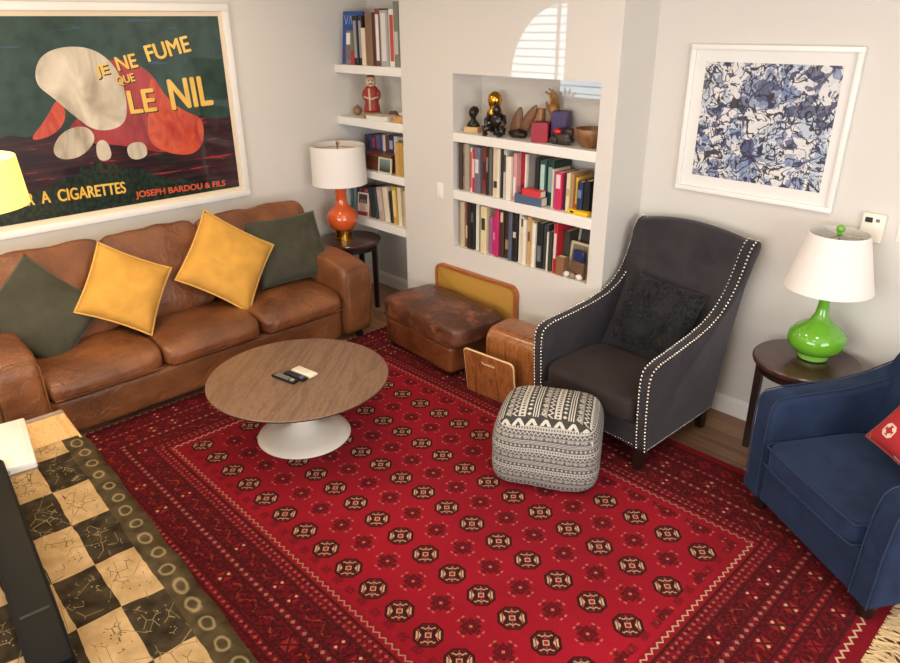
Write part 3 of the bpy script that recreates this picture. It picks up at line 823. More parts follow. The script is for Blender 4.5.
ol = thing('table_lamp', 'glossy orange gourd table lamp with a white drum shade and gold foot', 'lamp', (-5.035, 3.535, 0.64))
bm = bmesh.new(); lathe(bm, [(0.080, 0), (0.080, 0.02), (0.074, 0.022), (0.074, 0.083), (0.062, 0.087)], 40); finish(bm, 'foot', M_brass, ol, smooth=30)
bm = bmesh.new(); lathe(bm, [(0.066, 0.085), (0.095, 0.100), (0.122, 0.130), (0.136, 0.170), (0.134, 0.21), (0.117, 0.25), (0.086, 0.283), (0.060, 0.303), (0.050, 0.325), (0.048, 0.38), (0.050, 0.43), (0.054, 0.505), (0.04, 0.515)], 44); finish(bm, 'body', M_orange, ol, smooth=50)
bm = bmesh.new(); tube(bm, [(0, 0, 0.45), (0, 0, 0.815)], 0.006, 8); spider(bm, 0.23, 0.81); finish(bm, 'harp', M_brass, ol)
bm = bmesh.new(); shade(bm, 0.236, 0.230, 0.495, 0.82); finish(bm, 'lamp_shade', M_shade, ol, smooth=60)
bm = bmesh.new(); lathe(bm, [(0.006, 0.80), (0.012, 0.812), (0.006, 0.818), (0.014, 0.832), (0.013, 0.845), (0.0, 0.852)], 16); finish(bm, 'finial', M_brass, ol)
M_green = plain('green_glaze', (102, 168, 40), 0.1, var=0.05, scale=8, Coat_Weight=0.6, Coat_Roughness=0.05)
gl = thing('table_lamp', 'glossy lime green gourd table lamp with a tapered white shade', 'lamp', (-1.14, 3.905, 0.672))
bm = bmesh.new(); lathe(bm, [(0.070, 0), (0.078, 0.006), (0.080, 0.028), (0.074, 0.036)], 40); finish(bm, 'foot', plain('green_foot', (120, 180, 70), 0.2, var=0.05), gl, smooth=40)
bm = bmesh.new(); lathe(bm, [(0.078, 0.034), (0.112, 0.050), (0.140, 0.080), (0.150, 0.115), (0.142, 0.150), (0.115, 0.182), (0.078, 0.208), (0.050, 0.232), (0.034, 0.268), (0.028, 0.32), (0.026, 0.42), (0.02, 0.43)], 48); finish(bm, 'body', M_green, gl, smooth=50)
bm = bmesh.new(); tube(bm, [(0, 0, 0.36), (0, 0, 0.72)], 0.005, 8); spider(bm, 0.145, 0.70); finish(bm, 'harp', M_chrome, gl)
bm = bmesh.new(); shade(bm, 0.220, 0.147, 0.415, 0.715); finish(bm, 'lamp_shade', M_shade, gl, smooth=60)
bm = bmesh.new(); lathe(bm, [(0.010, 0.70), (0.018, 0.71), (0.010, 0.718)], 16); ball(bm, (0, 0, 0.737), 0.022, 16, 10); finish(bm, 'finial', M_green, gl)

pl = thing('drum_lamp', 'glowing yellow drum lampshade hanging in front of the big poster, at its left', 'lamp', (-3.97, 0.615, 1.612))
bm = bmesh.new(); shade(bm, 0.287, 0.272, 0.0, 0.225, 56); finish(bm, 'lamp_shade', shade_mat('lit_shade', (250, 226, 140), (255, 226, 110), 0.75), pl, smooth=60)
bm = bmesh.new(); spider(bm, 0.272, 0.215); tube(bm, [(0, 0, 0.10), (0, 0, ZC-1.60)], 0.004, 6); finish(bm, 'cord', M_white, pl)
bm = bmesh.new(); ball(bm, (0, 0, 0.09), 0.032, 14, 10)
g = G('bulb_glow'); finish(bm, 'bulb', g.set((1, .9, .7), 0.5, Emission_Color=lin((255, 226, 170))+(1,), Emission_Strength=6), pl, smooth=180)
bm = bmesh.new(); lathe(bm, [(0.05, ZC-1.60-0.02), (0.05, ZC-1.60)], 20); finish(bm, 'ceiling_cup', M_white, pl)
light('drum_lamp_light', 'POINT', (-3.97, 0.615, 1.69), 26, (1.0, 0.76, 0.42), shadow_soft_size=0.05)

# ------------------------------------------------------------------ console, cloth, soundbar, router
ct = math.radians(-2.6)
con = thing('console_table', 'low pale wooden console under the checkered cloth in the foreground', 'console', (-3.85, 0.782, 0.0), ct)
W_con = wood('maple_top', (226, 186, 124), (196, 150, 92), 'x', 0.8, 0.4)
CLX, CWY = 2.75, 0.68
bm = bmesh.new(); rbox(bm, 0.035, 0.36, -CWY, 0, 0.455, 0.495, 0.004, 1); rbox(bm, 0.36, CLX, -CWY, -0.014, 0.455, 0.495, 0.004, 1); finish(bm, 'top', W_con, con)
bm = bmesh.new(); rbox(bm, 0.0, 0.034, -CWY, 0, 0.45, 0.50, 0.004, 1); finish(bm, 'end_rail', plain('grey_rail', (150, 132, 118), 0.4), con)
bm = bmesh.new(); rbox(bm, 0.05, CLX-0.02, -CWY+0.02, -0.02, 0.12, 0.455, 0.004, 1); finish(bm, 'cabinet', W_con, con)
for x in (0.08, CLX-0.08):
    for y in (-0.06, -CWY+0.06):
        bm = bmesh.new(); rbox(bm, x-.025, x+.025, y-.025, y+.025, 0.0 if y < -0.3 else 0.009, 0.125, 0.003, 1); finish(bm, 'leg', W_con, con)
def mud_mat():
    g = G('painted_checker_cloth'); x, y, z = g.xyz()
    wx = (g.noise(4, 2)-0.5)*0.05; wy = (g.noise(5, 2, g.scalev(1.3, 1, 1))-0.5)*0.03
    X = x+wx; Y = y+wy
    u = (X-0.175)/0.30; v = (Y+0.092)/0.150
    par = (u.floor()+v.floor()).mod(2.0) > 0.5
    border = Y > -0.092
    # small constellations of dots and strokes in each square
    fu = (u.fract()-0.5)*0.30; fv = (v.fract()-0.5)*0.15
    near = (fu.abs() < 0.095)*(fv.abs() < 0.052)
    vd = g.voro(34, vec=g.vec(x, y*1.5, 0.0)); rnd = g.white(g.vec((x*34.0).floor(), (y*51.0).floor(), 2.0))
    dot = (vd < 0.14)*near
    ed = g.voro(15, 'DISTANCE_TO_EDGE', vec=g.vec(x+wy, y*1.4, 3.0))
    stroke = (ed < 0.022)*near
    thin = g.voro(6.5, 'DISTANCE_TO_EDGE', vec=g.vec(x, y*1.6, 7.0)) < 0.012
    mott = g.noise(14, 4)
    creamc = g.mix(mott.ramp(0.3, 0.75), lin((206, 168, 112)), lin((242, 208, 152)))
    darkc = g.mix(mott.ramp(0.3, 0.75), lin((52, 42, 30)), lin((98, 82, 58)))
    col = g.mix(par, darkc, creamc)
    ink = g.mix(par, lin((196, 172, 122)), lin((66, 44, 24)))
    col = g.mix((dot*0.9).max(stroke*(g.noise(9, 2) > 0.5)*0.75).max(thin*(mott > 0.5)*0.5), col, ink)
    # border with pale rings
    bcol = g.mix(mott.ramp(0.3, 0.75), lin((70, 58, 38)), lin((122, 102, 70)))
    ru = ((x+wy)/0.118); a = (ru.fract()-0.5)*0.118; b = (y+0.040+(g.white(g.vec(ru.floor(), 1.0, 1.0))-0.5)*0.014)
    rr = g.math('SQRT', a*a*(0.7+g.white(g.vec(ru.floor(), 4.0, 2.0)))+b*b*2.4)+wx*0.25
    ringm = ((rr-0.034-(g.noise(18, 2)-0.5)*0.03).abs()).ramp(0.012, 0.001)
    bcol = g.mix(ringm*(0.35+mott*0.7), bcol, lin((206, 180, 128)))
    col = g.mix(border, col, bcol)
    fold = g.noise(11, 3); g.bump(fold*0.5+g.noise(300, 2)*0.15, 0.4, 0.01)
    return g.set(col, 0.9, Specular_IOR_Level=0.12)
bm = bmesh.new(); NXC, NYC = 80, 24; V = {}
for i in range(NXC+1):
    for j in range(NYC+1):
        x = 0.335+i*(CLX-0.36)/NXC; t = j/NYC; yv = -CWY+0.015+t*(CWY+0.06)
        lim = 0.004; z = 0.4975+0.0025*noise.noise(Vector((x*7, yv*7, 1)))
        if yv > lim: z -= (yv-lim)*1.1+0.006*math.sin(x*23); yv = lim+0.012+(yv-lim)*0.3+0.004*math.sin(x*17)
        x += 0.012*noise.noise(Vector((yv*9, 3, 2)))*(i < 6)
        V[i, j] = bm.verts.new((x, yv, z))
for i in range(NXC):
    for j in range(NYC): bm.faces.new((V[i, j], V[i+1, j], V[i+1, j+1], V[i, j+1]))
bmesh.ops.solidify(bm, geom=bm.faces[:], thickness=-0.002)
cl = finish(bm, 'table_cloth', mud_mat(), loc=(-3.85, 0.782, 0.0), rot=(0, 0, ct), smooth=180)
tag(cl, 'hand-painted cream and dark checkered cloth with a ring border draped over the low console', 'cloth')
sb = thing('soundbar', 'long black soundbar lying on the checkered cloth at the lower left', 'soundbar', (-2.74, 0.272, 0.503), math.radians(-5.6))
def sbm(bm, x0, x1): rbox(bm, x0, x1, -0.065, 0.065, 0, 0.062, 0.012, 4)
bm = bmesh.new(); sbm(bm, -0.70, 0.715); finish(bm, 'case', plain('soundbar_black', (8, 8, 7), 0.6, var=0.05, Specular_IOR_Level=0.2), sb)
bm = bmesh.new(); rbox(bm, 0.44, 0.455, -0.045, 0.045, 0.060, 0.064, 0.001, 1); finish(bm, 'top_groove', plain('deep_black', (4, 4, 4), 0.5), sb)
bm = bmesh.new(); rbox(bm, -0.69, 0.70, 0.064, 0.068, 0.008, 0.052, 0.001, 1); finish(bm, 'grille', plain('grille_cloth', (22, 20, 19), 0.9, bump=0.4, bscale=500), sb)
rt_ = thing('router', 'white plastic box lying on the console beside the checkered cloth', 'router', (-3.59, 0.475, 0.4995), math.radians(-9))
bm = bmesh.new(); rbox(bm, -0.24, 0.24, -0.085, 0.085, 0, 0.042, 0.008, 3); finish(bm, 'case', plain('router_white', (226, 222, 214), 0.35, var=0.01), rt_)
bm = bmesh.new(); b = bmesh.new(); lathe(b, [(0.009, 0.0), (0.009, 0.003), (0.006, 0.004)], 16); merge(bm, b, Matrix.Translation((0.2395, -0.035, 0.021)) @ Matrix.Rotation(PI/2, 4, 'Y')); finish(bm, 'button', plain('grey_button', (160, 158, 152), 0.4), rt_)
bm = bmesh.new(); rbox(bm, -0.23, 0.235, 0.055, 0.062, 0.0415, 0.044, 0.001, 1); finish(bm, 'trim_line', plain('warm_white', (236, 226, 196), 0.4), rt_)

# ------------------------------------------------------------------ poster and lettering
po_ = thing('framed_poster', 'huge dark green poster with a red swirl and yellow lettering in a white frame', 'poster', (XA+0.002, 1.87, 1.822))
def frame_box(name, hw, hh, wd, dep, m, parent, axis='x', ind=0.0):
    bm = bmesh.new()
    for a in ((-hw, hw, hh-wd, hh), (-hw, hw, -hh, -hh+wd), (-hw, -hw+wd, -hh+wd, hh-wd), (hw-wd, hw, -hh+wd, hh-wd)):
        if axis == 'x': rbox(bm, 0.0, dep, a[0], a[1], a[2], a[3], 0.003, 2)
        else: rbox(bm, a[0], a[1], -dep, 0.0, a[2], a[3], 0.003, 2)
    return finish(bm, name, m, parent)
PHW, PHH = 0.95, 0.717
frame_box('frame', PHW, PHH, 0.05, 0.035, plain('white_frame', (238, 234, 228), 0.4, var=0.01), po_)
bm = bmesh.new(); box(bm, 0.0, 0.014, -PHW+0.045, PHW-0.045, -PHH+0.045, PHH-0.045); finish(bm, 'mat_board', plain('cream_mat', (226, 208, 178), 0.7, var=0.01), po_, smooth=0)
def print_mat():
    g = G('poster_print'); x, y, z = g.xyz()
    st = g.noise(2.0, 5, g.scalev(1, 1.2, 14), dist=0.4); n2 = g.noise(9, 5)
    up_ = g.mix(n2.ramp(0.3, 0.7), lin((28, 52, 46)), lin((48, 74, 64)))
    low = g.mix(st.ramp(0.4, 0.6), lin((34, 20, 26)), lin((62, 30, 36)))
    low = g.mix((st > 0.64)*0.8, low, lin((170, 56, 50)))
    grass = g.mix(g.noise(40, 4).ramp(0.35, 0.65), lin((14, 26, 22)), lin((40, 58, 44)))
    h = z + (n2-0.5)*0.10
    col = g.mix((h < -0.08), up_, low)
    gm = (z+0.30+((y+0.18).abs()*0.35)+(n2-0.5)*0.16) < 0.0
    col = g.mix(gm, col, grass)
    col = g.mix((st > 0.66)*(z > 0.15)*0.5, col, lin((70, 84, 130)))
    return g.set(col, 0.3, Coat_Weight=0.8, Coat_Roughness=0.04, Specular_IOR_Level=0.3)
HY, HZ = 0.868, 0.634
bm = bmesh.new(); box(bm, 0.012, 0.016, -HY, HY, -HZ, HZ); pr = finish(bm, 'print', print_mat(), po_, smooth=0)
def smooth_poly(P, it=3):
    for _ in range(it):
        Q = []
        for a, b in zip(P, P[1:]+P[:1]):
            Q += [(a[0]*.75+b[0]*.25, a[1]*.75+b[1]*.25), (a[0]*.25+b[0]*.75, a[1]*.25+b[1]*.75)]
        P = Q
    return P
def paint(name, polys, m, x):
    bm = bmesh.new()
    for P in polys: prism(bm, [(p[0]-1.87, p[1]-1.822) for p in smooth_poly(P)], 0.012, x, 'x')
    return finish(bm, name, m, pr, smooth=0)
def ink(name, a, b, sc=6, coat=0.8):
    g = G(name); n_ = g.noise(sc, 5, g.scalev(1, 1, 0.5), dist=1.2)
    return g.set(g.mix(n_.ramp(0.35, 0.65), lin(a), lin(b)), 0.3, Coat_Weight=coat, Coat_Roughness=0.04)
I_red = ink('red_ink', (136, 30, 38), (176, 56, 58)); I_org = ink('orange_ink', (176, 46, 32), (214, 92, 56), 9); I_pale = ink('pale_ink', (168, 152, 128), (226, 214, 190), 5)
paint('red_sweep', [[(1.80, 2.17), (1.99, 2.19), (2.155, 2.11), (2.24, 1.95), (2.30, 1.83), (2.40, 1.72), (2.30, 1.56), (2.16, 1.52), (1.95, 1.60), (1.62, 1.66), (1.50, 1.72), (1.70, 1.90)]], I_red, 0.0166)
paint('orange_sweep', [[(2.16, 2.10), (2.24, 1.93), (2.36, 1.81), (2.51, 1.75), (2.49, 1.56), (2.38, 1.48), (2.19, 1.52), (2.06, 1.62), (2.10, 1.80)]], I_org, 0.0170)
paint('orange_drop', [[(1.28, 1.70), (1.42, 1.83), (1.53, 1.98), (1.56, 1.84), (1.46, 1.73)]], I_org, 0.0170)
paint('pale_forms', [[(1.40, 2.06), (1.46, 2.22), (1.62, 2.28), (1.82, 2.26), (1.95, 2.12), (1.97, 1.90), (1.92, 1.74), (1.72, 1.72), (1.60, 1.84), (1.50, 1.96)],
                     [(1.41, 1.63), (1.50, 1.75), (1.66, 1.78), (1.72, 1.68), (1.60, 1.57), (1.46, 1.56)], [(1.70, 1.66), (1.78, 1.67), (1.80, 1.53), (1.69, 1.52)], [(1.90, 1.62), (2.04, 1.63), (2.05, 1.51), (1.91, 1.50)]], I_pale, 0.0174)
def lettering(name, s, y0, z0, y1, z1, cap, m, x=0.0178, parent=pr, bold=0.012):
    cu = bpy.data.curves.new(name, 'FONT'); cu.body = s; cu.extrude = 0.0004
    t = bpy.data.objects.new(name, cu); COL.objects.link(t); bpy.context.view_layer.update()
    me = bpy.data.meshes.new_from_object(t.evaluated_get(bpy.context.evaluated_depsgraph_get()))
    bpy.data.objects.remove(t)
    xs = [v.co.x for v in me.vertices]; ys = [v.co.y for v in me.vertices]
    L = math.hypot(y1-y0, z1-z0); sx = L/(max(xs)-min(xs)); sy = cap/(max(ys)-min(ys)); ang = math.atan2(z1-z0, y1-y0); mx, my = min(xs), min(ys)
    for v in me.vertices:
        a = (v.co.x-mx)*sx; b = (v.co.y-my)*sy
        v.co = (x+v.co.z, y0-1.87+a*math.cos(ang)-b*math.sin(ang), z0-1.822+a*math.sin(ang)+b*math.cos(ang))
    b_ = bmesh.new()
    for k, (dy_, dz_) in enumerate(((-1, 0), (1, 0), (0, 0), (0, -.5), (0, .5))):
        b_.from_mesh(me); b_.verts.ensure_lookup_table()
        for v in b_.verts[-len(me.vertices):]: v.co += Vector((k*1e-5, dy_*cap*0.035, dz_*cap*0.05))
    b_.to_mesh(me); b_.free()
    me.materials.append(m); o = bpy.data.objects.new(name, me); COL.objects.link(o); o.parent = parent; return o
I_yel = ink('yellow_ink', (226, 176, 62), (240, 200, 96), 5); I_sh = ink('shadow_ink', (30, 22, 16), (40, 30, 22)); I_ver = ink('vermilion_ink', (206, 78, 50), (222, 96, 62))
for args in (('JE', 1.800, 2.066, 1.888, 2.078, 0.083), ('NE', 1.948, 2.111, 2.086, 2.132, 0.087), ('FUME', 2.168, 2.160, 2.492, 2.222, 0.105), ('QUE', 1.924, 2.010, 2.050, 2.030, 0.062), ('LE', 1.980, 1.824, 2.165, 1.830, 0.150), ('NIL', 2.287, 1.827, 2.605, 1.840, 0.205),
             ('PAPIER', 1.03, 1.30, 1.235, 1.297, 0.078), ('A', 1.282, 1.297, 1.335, 1.296, 0.078), ('CIGARETTES', 1.388, 1.292, 1.84, 1.281, 0.080)):
    s, y0, z0, y1, z1, cap = args
    lettering('lettering', s, y0+0.008, z0-0.008, y1+0.008, z1-0.008, cap, I_sh, 0.0176)
    lettering('lettering', s, y0, z0, y1, z1, cap, I_yel, 0.0181)
lettering('lettering', 'JOSEPH BARDOU & FILS', 1.905, 1.219, 2.615, 1.200, 0.058, I_ver, 0.0178)

# ------------------------------------------------------------------ blue abstract picture
ab = thing('framed_print', 'blue and white abstract print in a white frame above the dark armchair', 'picture', (-1.742, YC-0.002, 1.85))
frame_box('frame', 0.470, 0.424, 0.028, 0.03, plain('white_frame_paint', (240, 238, 232), 0.35, var=0.01), ab, 'y')
bm = bmesh.new(); box(bm, -0.445, 0.445, -0.010, 0.0, -0.40, 0.40); finish(bm, 'mat_board', plain('white_mat', (232, 230, 226), 0.6, var=0.005, Coat_Weight=0.6, Coat_Roughness=0.05), ab, smooth=0)
def blue_mat():
    g = G('blue_abstract'); x, y, z = g.xyz()
    w1 = (g.noise(5, 3)-0.5)*0.16; w2 = (g.noise(5, 3, g.scalev(-1.2, 1, 1.1))-0.5)*0.16
    p = g.vec(x+w1, 0.0, z+w2)
    cell = g.voro(11, out='Distance', vec=p); rnd = g.white(g.vec(((x+w1)*9.0).floor(), 0.0, ((z+w2)*8.0).floor()))
    k = g.n('TexVoronoi'); k.inputs['Scale'].default_value = 10; g.t.links.new(p.s, k.inputs['Vector'])
    sep = g.n('SeparateXYZ'); g.t.links.new(k.outputs['Color'], sep.inputs[0]); r = S(g, sep.outputs[0]); r2_ = S(g, sep.outputs[1])
    wash = g.noise(22, 4)
    pale = lin((222, 220, 218)); sky = lin((172, 188, 208)); mid = lin((108, 126, 166)); navy = lin((54, 60, 100))
    n3 = g.noise(7, 2, g.vec(x+w2, 2.0, z+w1), dist=0.7); n4 = g.noise(13, 2, g.vec(x, 9.0, z), dist=0.9); n5 = g.noise(10, 2, g.vec(x+w1*0.5, 15.0, z), dist=0.5)
    strk = g.noise(60, 3, g.scalev(1.0, 1.0, 0.3))
    col = g.mix((wash.ramp(0.45, 0.7))*0.4, pale, sky)
    col = g.mix((n3 > 0.55)*(0.35+strk*0.8).min(1.0), col, sky)
    col = g.mix((n5 > 0.60)*(0.4+strk*0.8).min(1.0), col, mid)
    col = g.mix((r > 0.78)*(n4 > 0.46)*(0.3+strk).min(1.0), col, mid)
    col = g.mix((r2_ > 0.80)*(n4 > 0.5)*(0.6+strk*0.5).min(1.0), col, navy)
    blob = ((x-0.0)/0.15)*((x-0.0)/0.15)+((z-0.19)/0.11)*((z-0.19)/0.11)
    col = g.mix((blob+(wash-0.5)*1.6 < 0.9)*(strk > 0.42)*0.75, col, mid)
    col = g.mix((blob*2.5+(n4-0.5)*4.0 < 0.8)*0.8, col, navy)
    col = g.mix(((x-0.24).abs() < 0.12)*((z+w2*0.5-x*0.15-0.055).abs() < 0.03)*0.85, col, navy)
    col = g.mix(((x-0.345).abs() < 0.022)*(z < -0.03)*0.6, col, sky)
    inkc = lin((26, 26, 42))
    col = g.mix(((n3*7.0).fract()-0.5).abs().ramp(0.12, 0.08)*(n5 > 0.40)*0.95, col, inkc)
    col = g.mix(((n4*6.0).fract()-0.5).abs().ramp(0.11, 0.07)*(n3 > 0.45)*0.95, col, inkc)
    e1 = g.voro(12, 'DISTANCE_TO_EDGE', vec=g.vec(x+w2*1.4, 1.0, z+w1*1.4))
    col = g.mix((e1 < 0.04)*(n4 > 0.48)*0.9, col, lin((36, 42, 84)))
    speck = (g.noise(70, 2) > 0.70)
    col = g.mix(speck*0.6, col, lin((40, 46, 86)))
    return g.set(col, 0.5, Coat_Weight=0.6, Coat_Roughness=0.05)
bm = bmesh.new(); box(bm, -0.375, 0.385, -0.012, 0.0, -0.325, 0.33); finish(bm, 'print', blue_mat(), ab, smooth=0)

# ------------------------------------------------------------------ wall fittings
sw = thing('light_switch', 'white rocker switch plate on the wall beside the book niche', 'switch', (-4.022, YB, 1.19))
bm = bmesh.new(); rbox(bm, -.036, .036, -.006, .0, -.062, .062, .003, 2); finish(bm, 'plate', M_white, sw)
bm = bmesh.new(); rbox(bm, -.015, .015, -.010, -.004, -.032, .032, .002, 1); finish(bm, 'rocker', M_white, sw)
sw2 = thing('light_switch', 'white switch plate right of the thermostat', 'switch', (-0.905, YC, 1.385))
bm = bmesh.new(); rbox(bm, -.036, .036, -.006, .0, -.058, .058, .003, 2); finish(bm, 'plate', M_white, sw2)
bm = bmesh.new(); rbox(bm, -.015, .015, -.010, -.004, -.032, .032, .002, 1); finish(bm, 'rocker', M_white, sw2)
th = thing('thermostat', 'white wall thermostat with two small dark displays above the green lamp', 'thermostat', (-1.058, YC, 1.385))
bm = bmesh.new(); rbox(bm, -.058, .058, -.026, .0, -.078, .078, .010, 3); finish(bm, 'case', plain('ivory_plastic', (236, 228, 212), 0.4, var=0.01), th)
bm = bmesh.new(); rbox(bm, -.040, -.002, -.0275, -.020, .028, .056, .002, 1); finish(bm, 'display', plain('lcd_dark', (42, 44, 38), 0.3), th)
bm = bmesh.new(); rbox(bm, .012, .032, -.0275, -.020, .034, .052, .002, 1); finish(bm, 'button', plain('grey_plastic', (104, 106, 100), 0.4), th)

# ------------------------------------------------------------------ books
def cloth(rgb):
    return plain('book_%d_%d_%d' % rgb, rgb, 0.5, var=0.08, scale=35)
def book(x0, wd, ht, dp, y, z, rgb, label, group, lean=0.0, band=None, ry=0.0, cover_art=None):
    bm = bmesh.new(); t = min(0.003, wd*0.18)
    prism(bm, [(-wd/2, dp), (-wd/2, 0.004), (-wd/2+min(.004, wd*.3), 0), (wd/2-min(.004, wd*.3), 0), (wd/2, 0.004), (wd/2, dp), (wd/2-t, dp), (wd/2-t, 0.006), (-wd/2+t, 0.006), (-wd/2+t, dp)], 0, ht, 'z')
    o = finish(bm, 'book', cloth(rgb), smooth=0, loc=(x0+wd/2, y, z), rot=(0, lean, ry)); tag(o, label, 'book', group)
    bm = bmesh.new(); box(bm, -wd/2+t, wd/2-t, 0.006, dp-0.004, 0.003, ht-0.004); finish(bm, 'pages', M_paper, o, smooth=0)
    if band:
        c, lo, hi = band; bm = bmesh.new(); box(bm, -wd/2+wd*.18, wd/2-wd*.18, -0.0008, 0.003, ht*lo, ht*hi); finish(bm, 'spine_label', cloth(c), o, smooth=0)
    if cover_art:
        for c, lo, hi in cover_art:
            bm = bmesh.new(); box(bm, -wd/2-0.001, -wd/2+0.001, dp*.12, dp*.88, ht*lo, ht*hi); finish(bm, 'cover_panel', cloth(c), o, smooth=0)
    return o
BLK, IVO, CRM = (30, 28, 28), (226, 216, 192), (222, 204, 168)
ROW1 = [(-3.843, .033, .350, (62, 58, 58), 'dark grey', None), (-3.810, .036, .344, (150, 112, 82), 'tan', ((110, 76, 52), .3, .8)), (-3.772, .045, .353, (164, 154, 138), 'stone grey', None),
 (-3.726, .020, .327, (226, 214, 204), 'thin white', ((196, 60, 62), .1, .9)), (-3.704, .034, .311, (196, 38, 40), 'bright red', ((236, 196, 180), .35, .8)), (-3.667, .054, .336, (110, 106, 124), 'mottled grey-blue', ((214, 210, 210), .45, .75)),
 (-3.608, .048, .346, (126, 58, 44), 'russet', ((86, 36, 30), .3, .7)), (-3.555, .028, .348, BLK, 'black', ((120, 116, 110), .5, .8)), (-3.525, .024, .349, (96, 90, 84), 'slate', None),
 (-3.500, .055, .354, (222, 204, 176), 'wide cream', ((60, 52, 46), .18, .32)), (-3.441, .022, .354, IVO, 'ivory', None), (-3.417, .020, .351, BLK, 'thin black', None), (-3.395, .031, .350, (196, 192, 180), 'pale grey', ((70, 68, 62), .55, .9)),
 (-3.352, .044, .308, (232, 222, 204), 'short white', None), (-3.302, .032, .337, (206, 150, 150), 'pink striped', ((232, 220, 214), .1, .5)), (-3.269, .040, .341, (168, 30, 44), 'crimson', ((120, 18, 30), .2, .35)), (-3.227, .018, .331, (228, 216, 206), 'slim white', None),
 (-3.205, .060, .345, (112, 110, 104), 'pewter grey', None), (-3.138, .034, .311, (26, 28, 28), 'narrow black', None), (-3.097, .056, .309, (50, 84, 82), 'teal-green', ((176, 206, 196), .25, .9)), (-3.038, .053, .312, (30, 66, 66), 'dark teal', ((140, 180, 172), .3, .85)),
 (-2.983, .014, .305, (26, 56, 46), 'bottle green', None), (-2.967, .019, .263, CRM, 'short cream', None), (-2.947, .021, .245, (140, 112, 176), 'lilac', None), (-2.925, .056, .251, (200, 40, 84), 'pink', ((232, 206, 206), .58, .95)),
 (-2.864, .024, .241, (36, 40, 62), 'short navy', None), (-2.839, .035, .257, (226, 210, 172), 'ivory', ((190, 170, 130), .4, .6)), (-2.802, .027, .257, (172, 132, 88), 'small tan', None), (-2.773, .027, .234, (222, 176, 60), 'yellow', ((190, 50, 40), .05, .25)),
 (-2.743, .045, .215, (32, 50, 78), 'navy blue', ((100, 130, 160), .5, .75)), (-2.695, .048, .226, (24, 26, 32), 'short black', None)]
for i, (x0, wd, ht, c, nm, band) in enumerate(ROW1):
    # depth of the whole row follows the niche; a few stand further back as in the photo
    yy = 3.800+0.012*math.sin(i*2.3)+(0.055 if 15 <= i <= 21 else 0.02 if i > 21 else 0)
    book(x0+0.001, wd-0.002, min(ht, 0.352), 0.19+0.015*math.sin(i*1.7), yy, 1.222, c, '%s book, %s from the left in the upper row of the wall niche' % (nm, ORD[i+1]), 'books in the upper niche row', 0, band)
ROW2 = [(-3.827, .044, .358, (196, 178, 148), 'beige', None), (-3.780, .032, .351, (138, 66, 48), 'rust', ((220, 190, 160), .2, .5)), (-3.745, .032, .361, BLK, 'narrow black', None), (-3.711, .040, .363, (24, 24, 24), 'black', ((90, 88, 84), .6, .8)),
 (-3.668, .042, .363, (228, 222, 206), 'white', None), (-3.623, .023, .353, (118, 130, 100), 'sage green', None), (-3.598, .060, .363, (222, 204, 160), 'broad cream', ((60, 54, 44), .5, .75)), (-3.523, .034, .292, (150, 92, 142), 'mauve', None),
 (-3.486, .034, .299, (206, 40, 116), 'magenta', ((240, 130, 180), .4, .6)), (-3.450, .036, .364, (190, 44, 100), 'tall deep pink', None), (-3.412, .040, .363, (70, 48, 38), 'dark brown', ((216, 196, 160), .75, .95)), (-3.368, .046, .366, (56, 44, 36), 'umber', ((160, 130, 90), .2, .4)),
 (-3.319, .036, .362, (84, 92, 112), 'blue-grey', None), (-3.281, .044, .362, BLK, 'broad black', ((200, 190, 170), .5, .62)), (-3.234, .028, .363, (230, 224, 210), 'white', None), (-3.203, .024, .348, CRM, 'cream', ((50, 44, 40), .8, .97)), (-3.176, .023, .334, (232, 226, 212), 'narrow white', None),
 (-3.151, .032, .356, (196, 160, 108), 'tan', ((110, 70, 40), .5, .7)), (-3.116, .024, .338, (208, 178, 130), 'sand-coloured', None), (-3.089, .027, .324, (234, 228, 216), 'white', None), (-3.059, .054, .332, (28, 28, 30), 'thick black', ((110, 110, 112), .15, .5)), (-3.002, .040, .329, (56, 58, 60), 'charcoal', None),
 (-2.958, .012, .284, (228, 220, 200), 'very thin white', None), (-2.944, .026, .294, (52, 54, 42), 'dark olive', None), (-2.917, .013, .348, (230, 222, 214), 'tall thin white', None), (-2.902, .032, .359, (182, 34, 44), 'red', ((230, 200, 200), .3, .8))]
for i, (x0, wd, ht, c, nm, band) in enumerate(ROW2):
    book(x0+0.001, wd-0.002, min(ht, 0.366), 0.19+0.015*math.sin(i*1.3), 3.800+0.012*math.sin(i*1.9), NZ0, c, '%s book, %s from the left in the lower row of the wall niche' % (nm, ORD[i+1]), 'books in the lower niche row', 0, band)
book(-2.868, .050, .300, .16, 3.86, NZ0, (58, 56, 46), 'dark olive-brown book right of the tall red one in the lower niche row', 'books in the lower niche row')
# lying books in front of the upper row
def lying(x, y, z, wd, dp, th_, rgb, label, group, rz=0.0, cat='book'):
    bm = bmesh.new()
    for a in ((0, .003), (th_-.003, th_)): box(bm, -wd/2, wd/2, 0, dp, a[0], a[1])
    box(bm, -wd/2, wd/2, 0, 0.004, .003, th_-.003)
    o = finish(bm, 'book', cloth(rgb), smooth=0, loc=(x, y, z), rot=(0, 0, rz)); tag(o, label, cat, group)
    bm = bmesh.new(); box(bm, -wd/2+.004, wd/2-.004, .004, dp-.004, .003, th_-.003); finish(bm, 'pages', M_paper, o, smooth=0); return o
lying(-3.13, 3.775, 1.2222, 0.235, 0.075, 0.062, (78, 96, 122), 'thick blue-grey book lying flat in front of the upper niche row', 'books lying in the niche', math.radians(3))
lying(-3.105, 3.778, 1.2845, 0.170, 0.062, 0.045, (212, 60, 66), 'small red and white book lying on top of the thick blue-grey one', 'books lying in the niche', math.radians(-2))
yb = thing('yellow_case', 'bright yellow flat case lying at the right end of the upper niche row', 'case', (-2.715, 3.785, 1.2222), math.radians(-8))
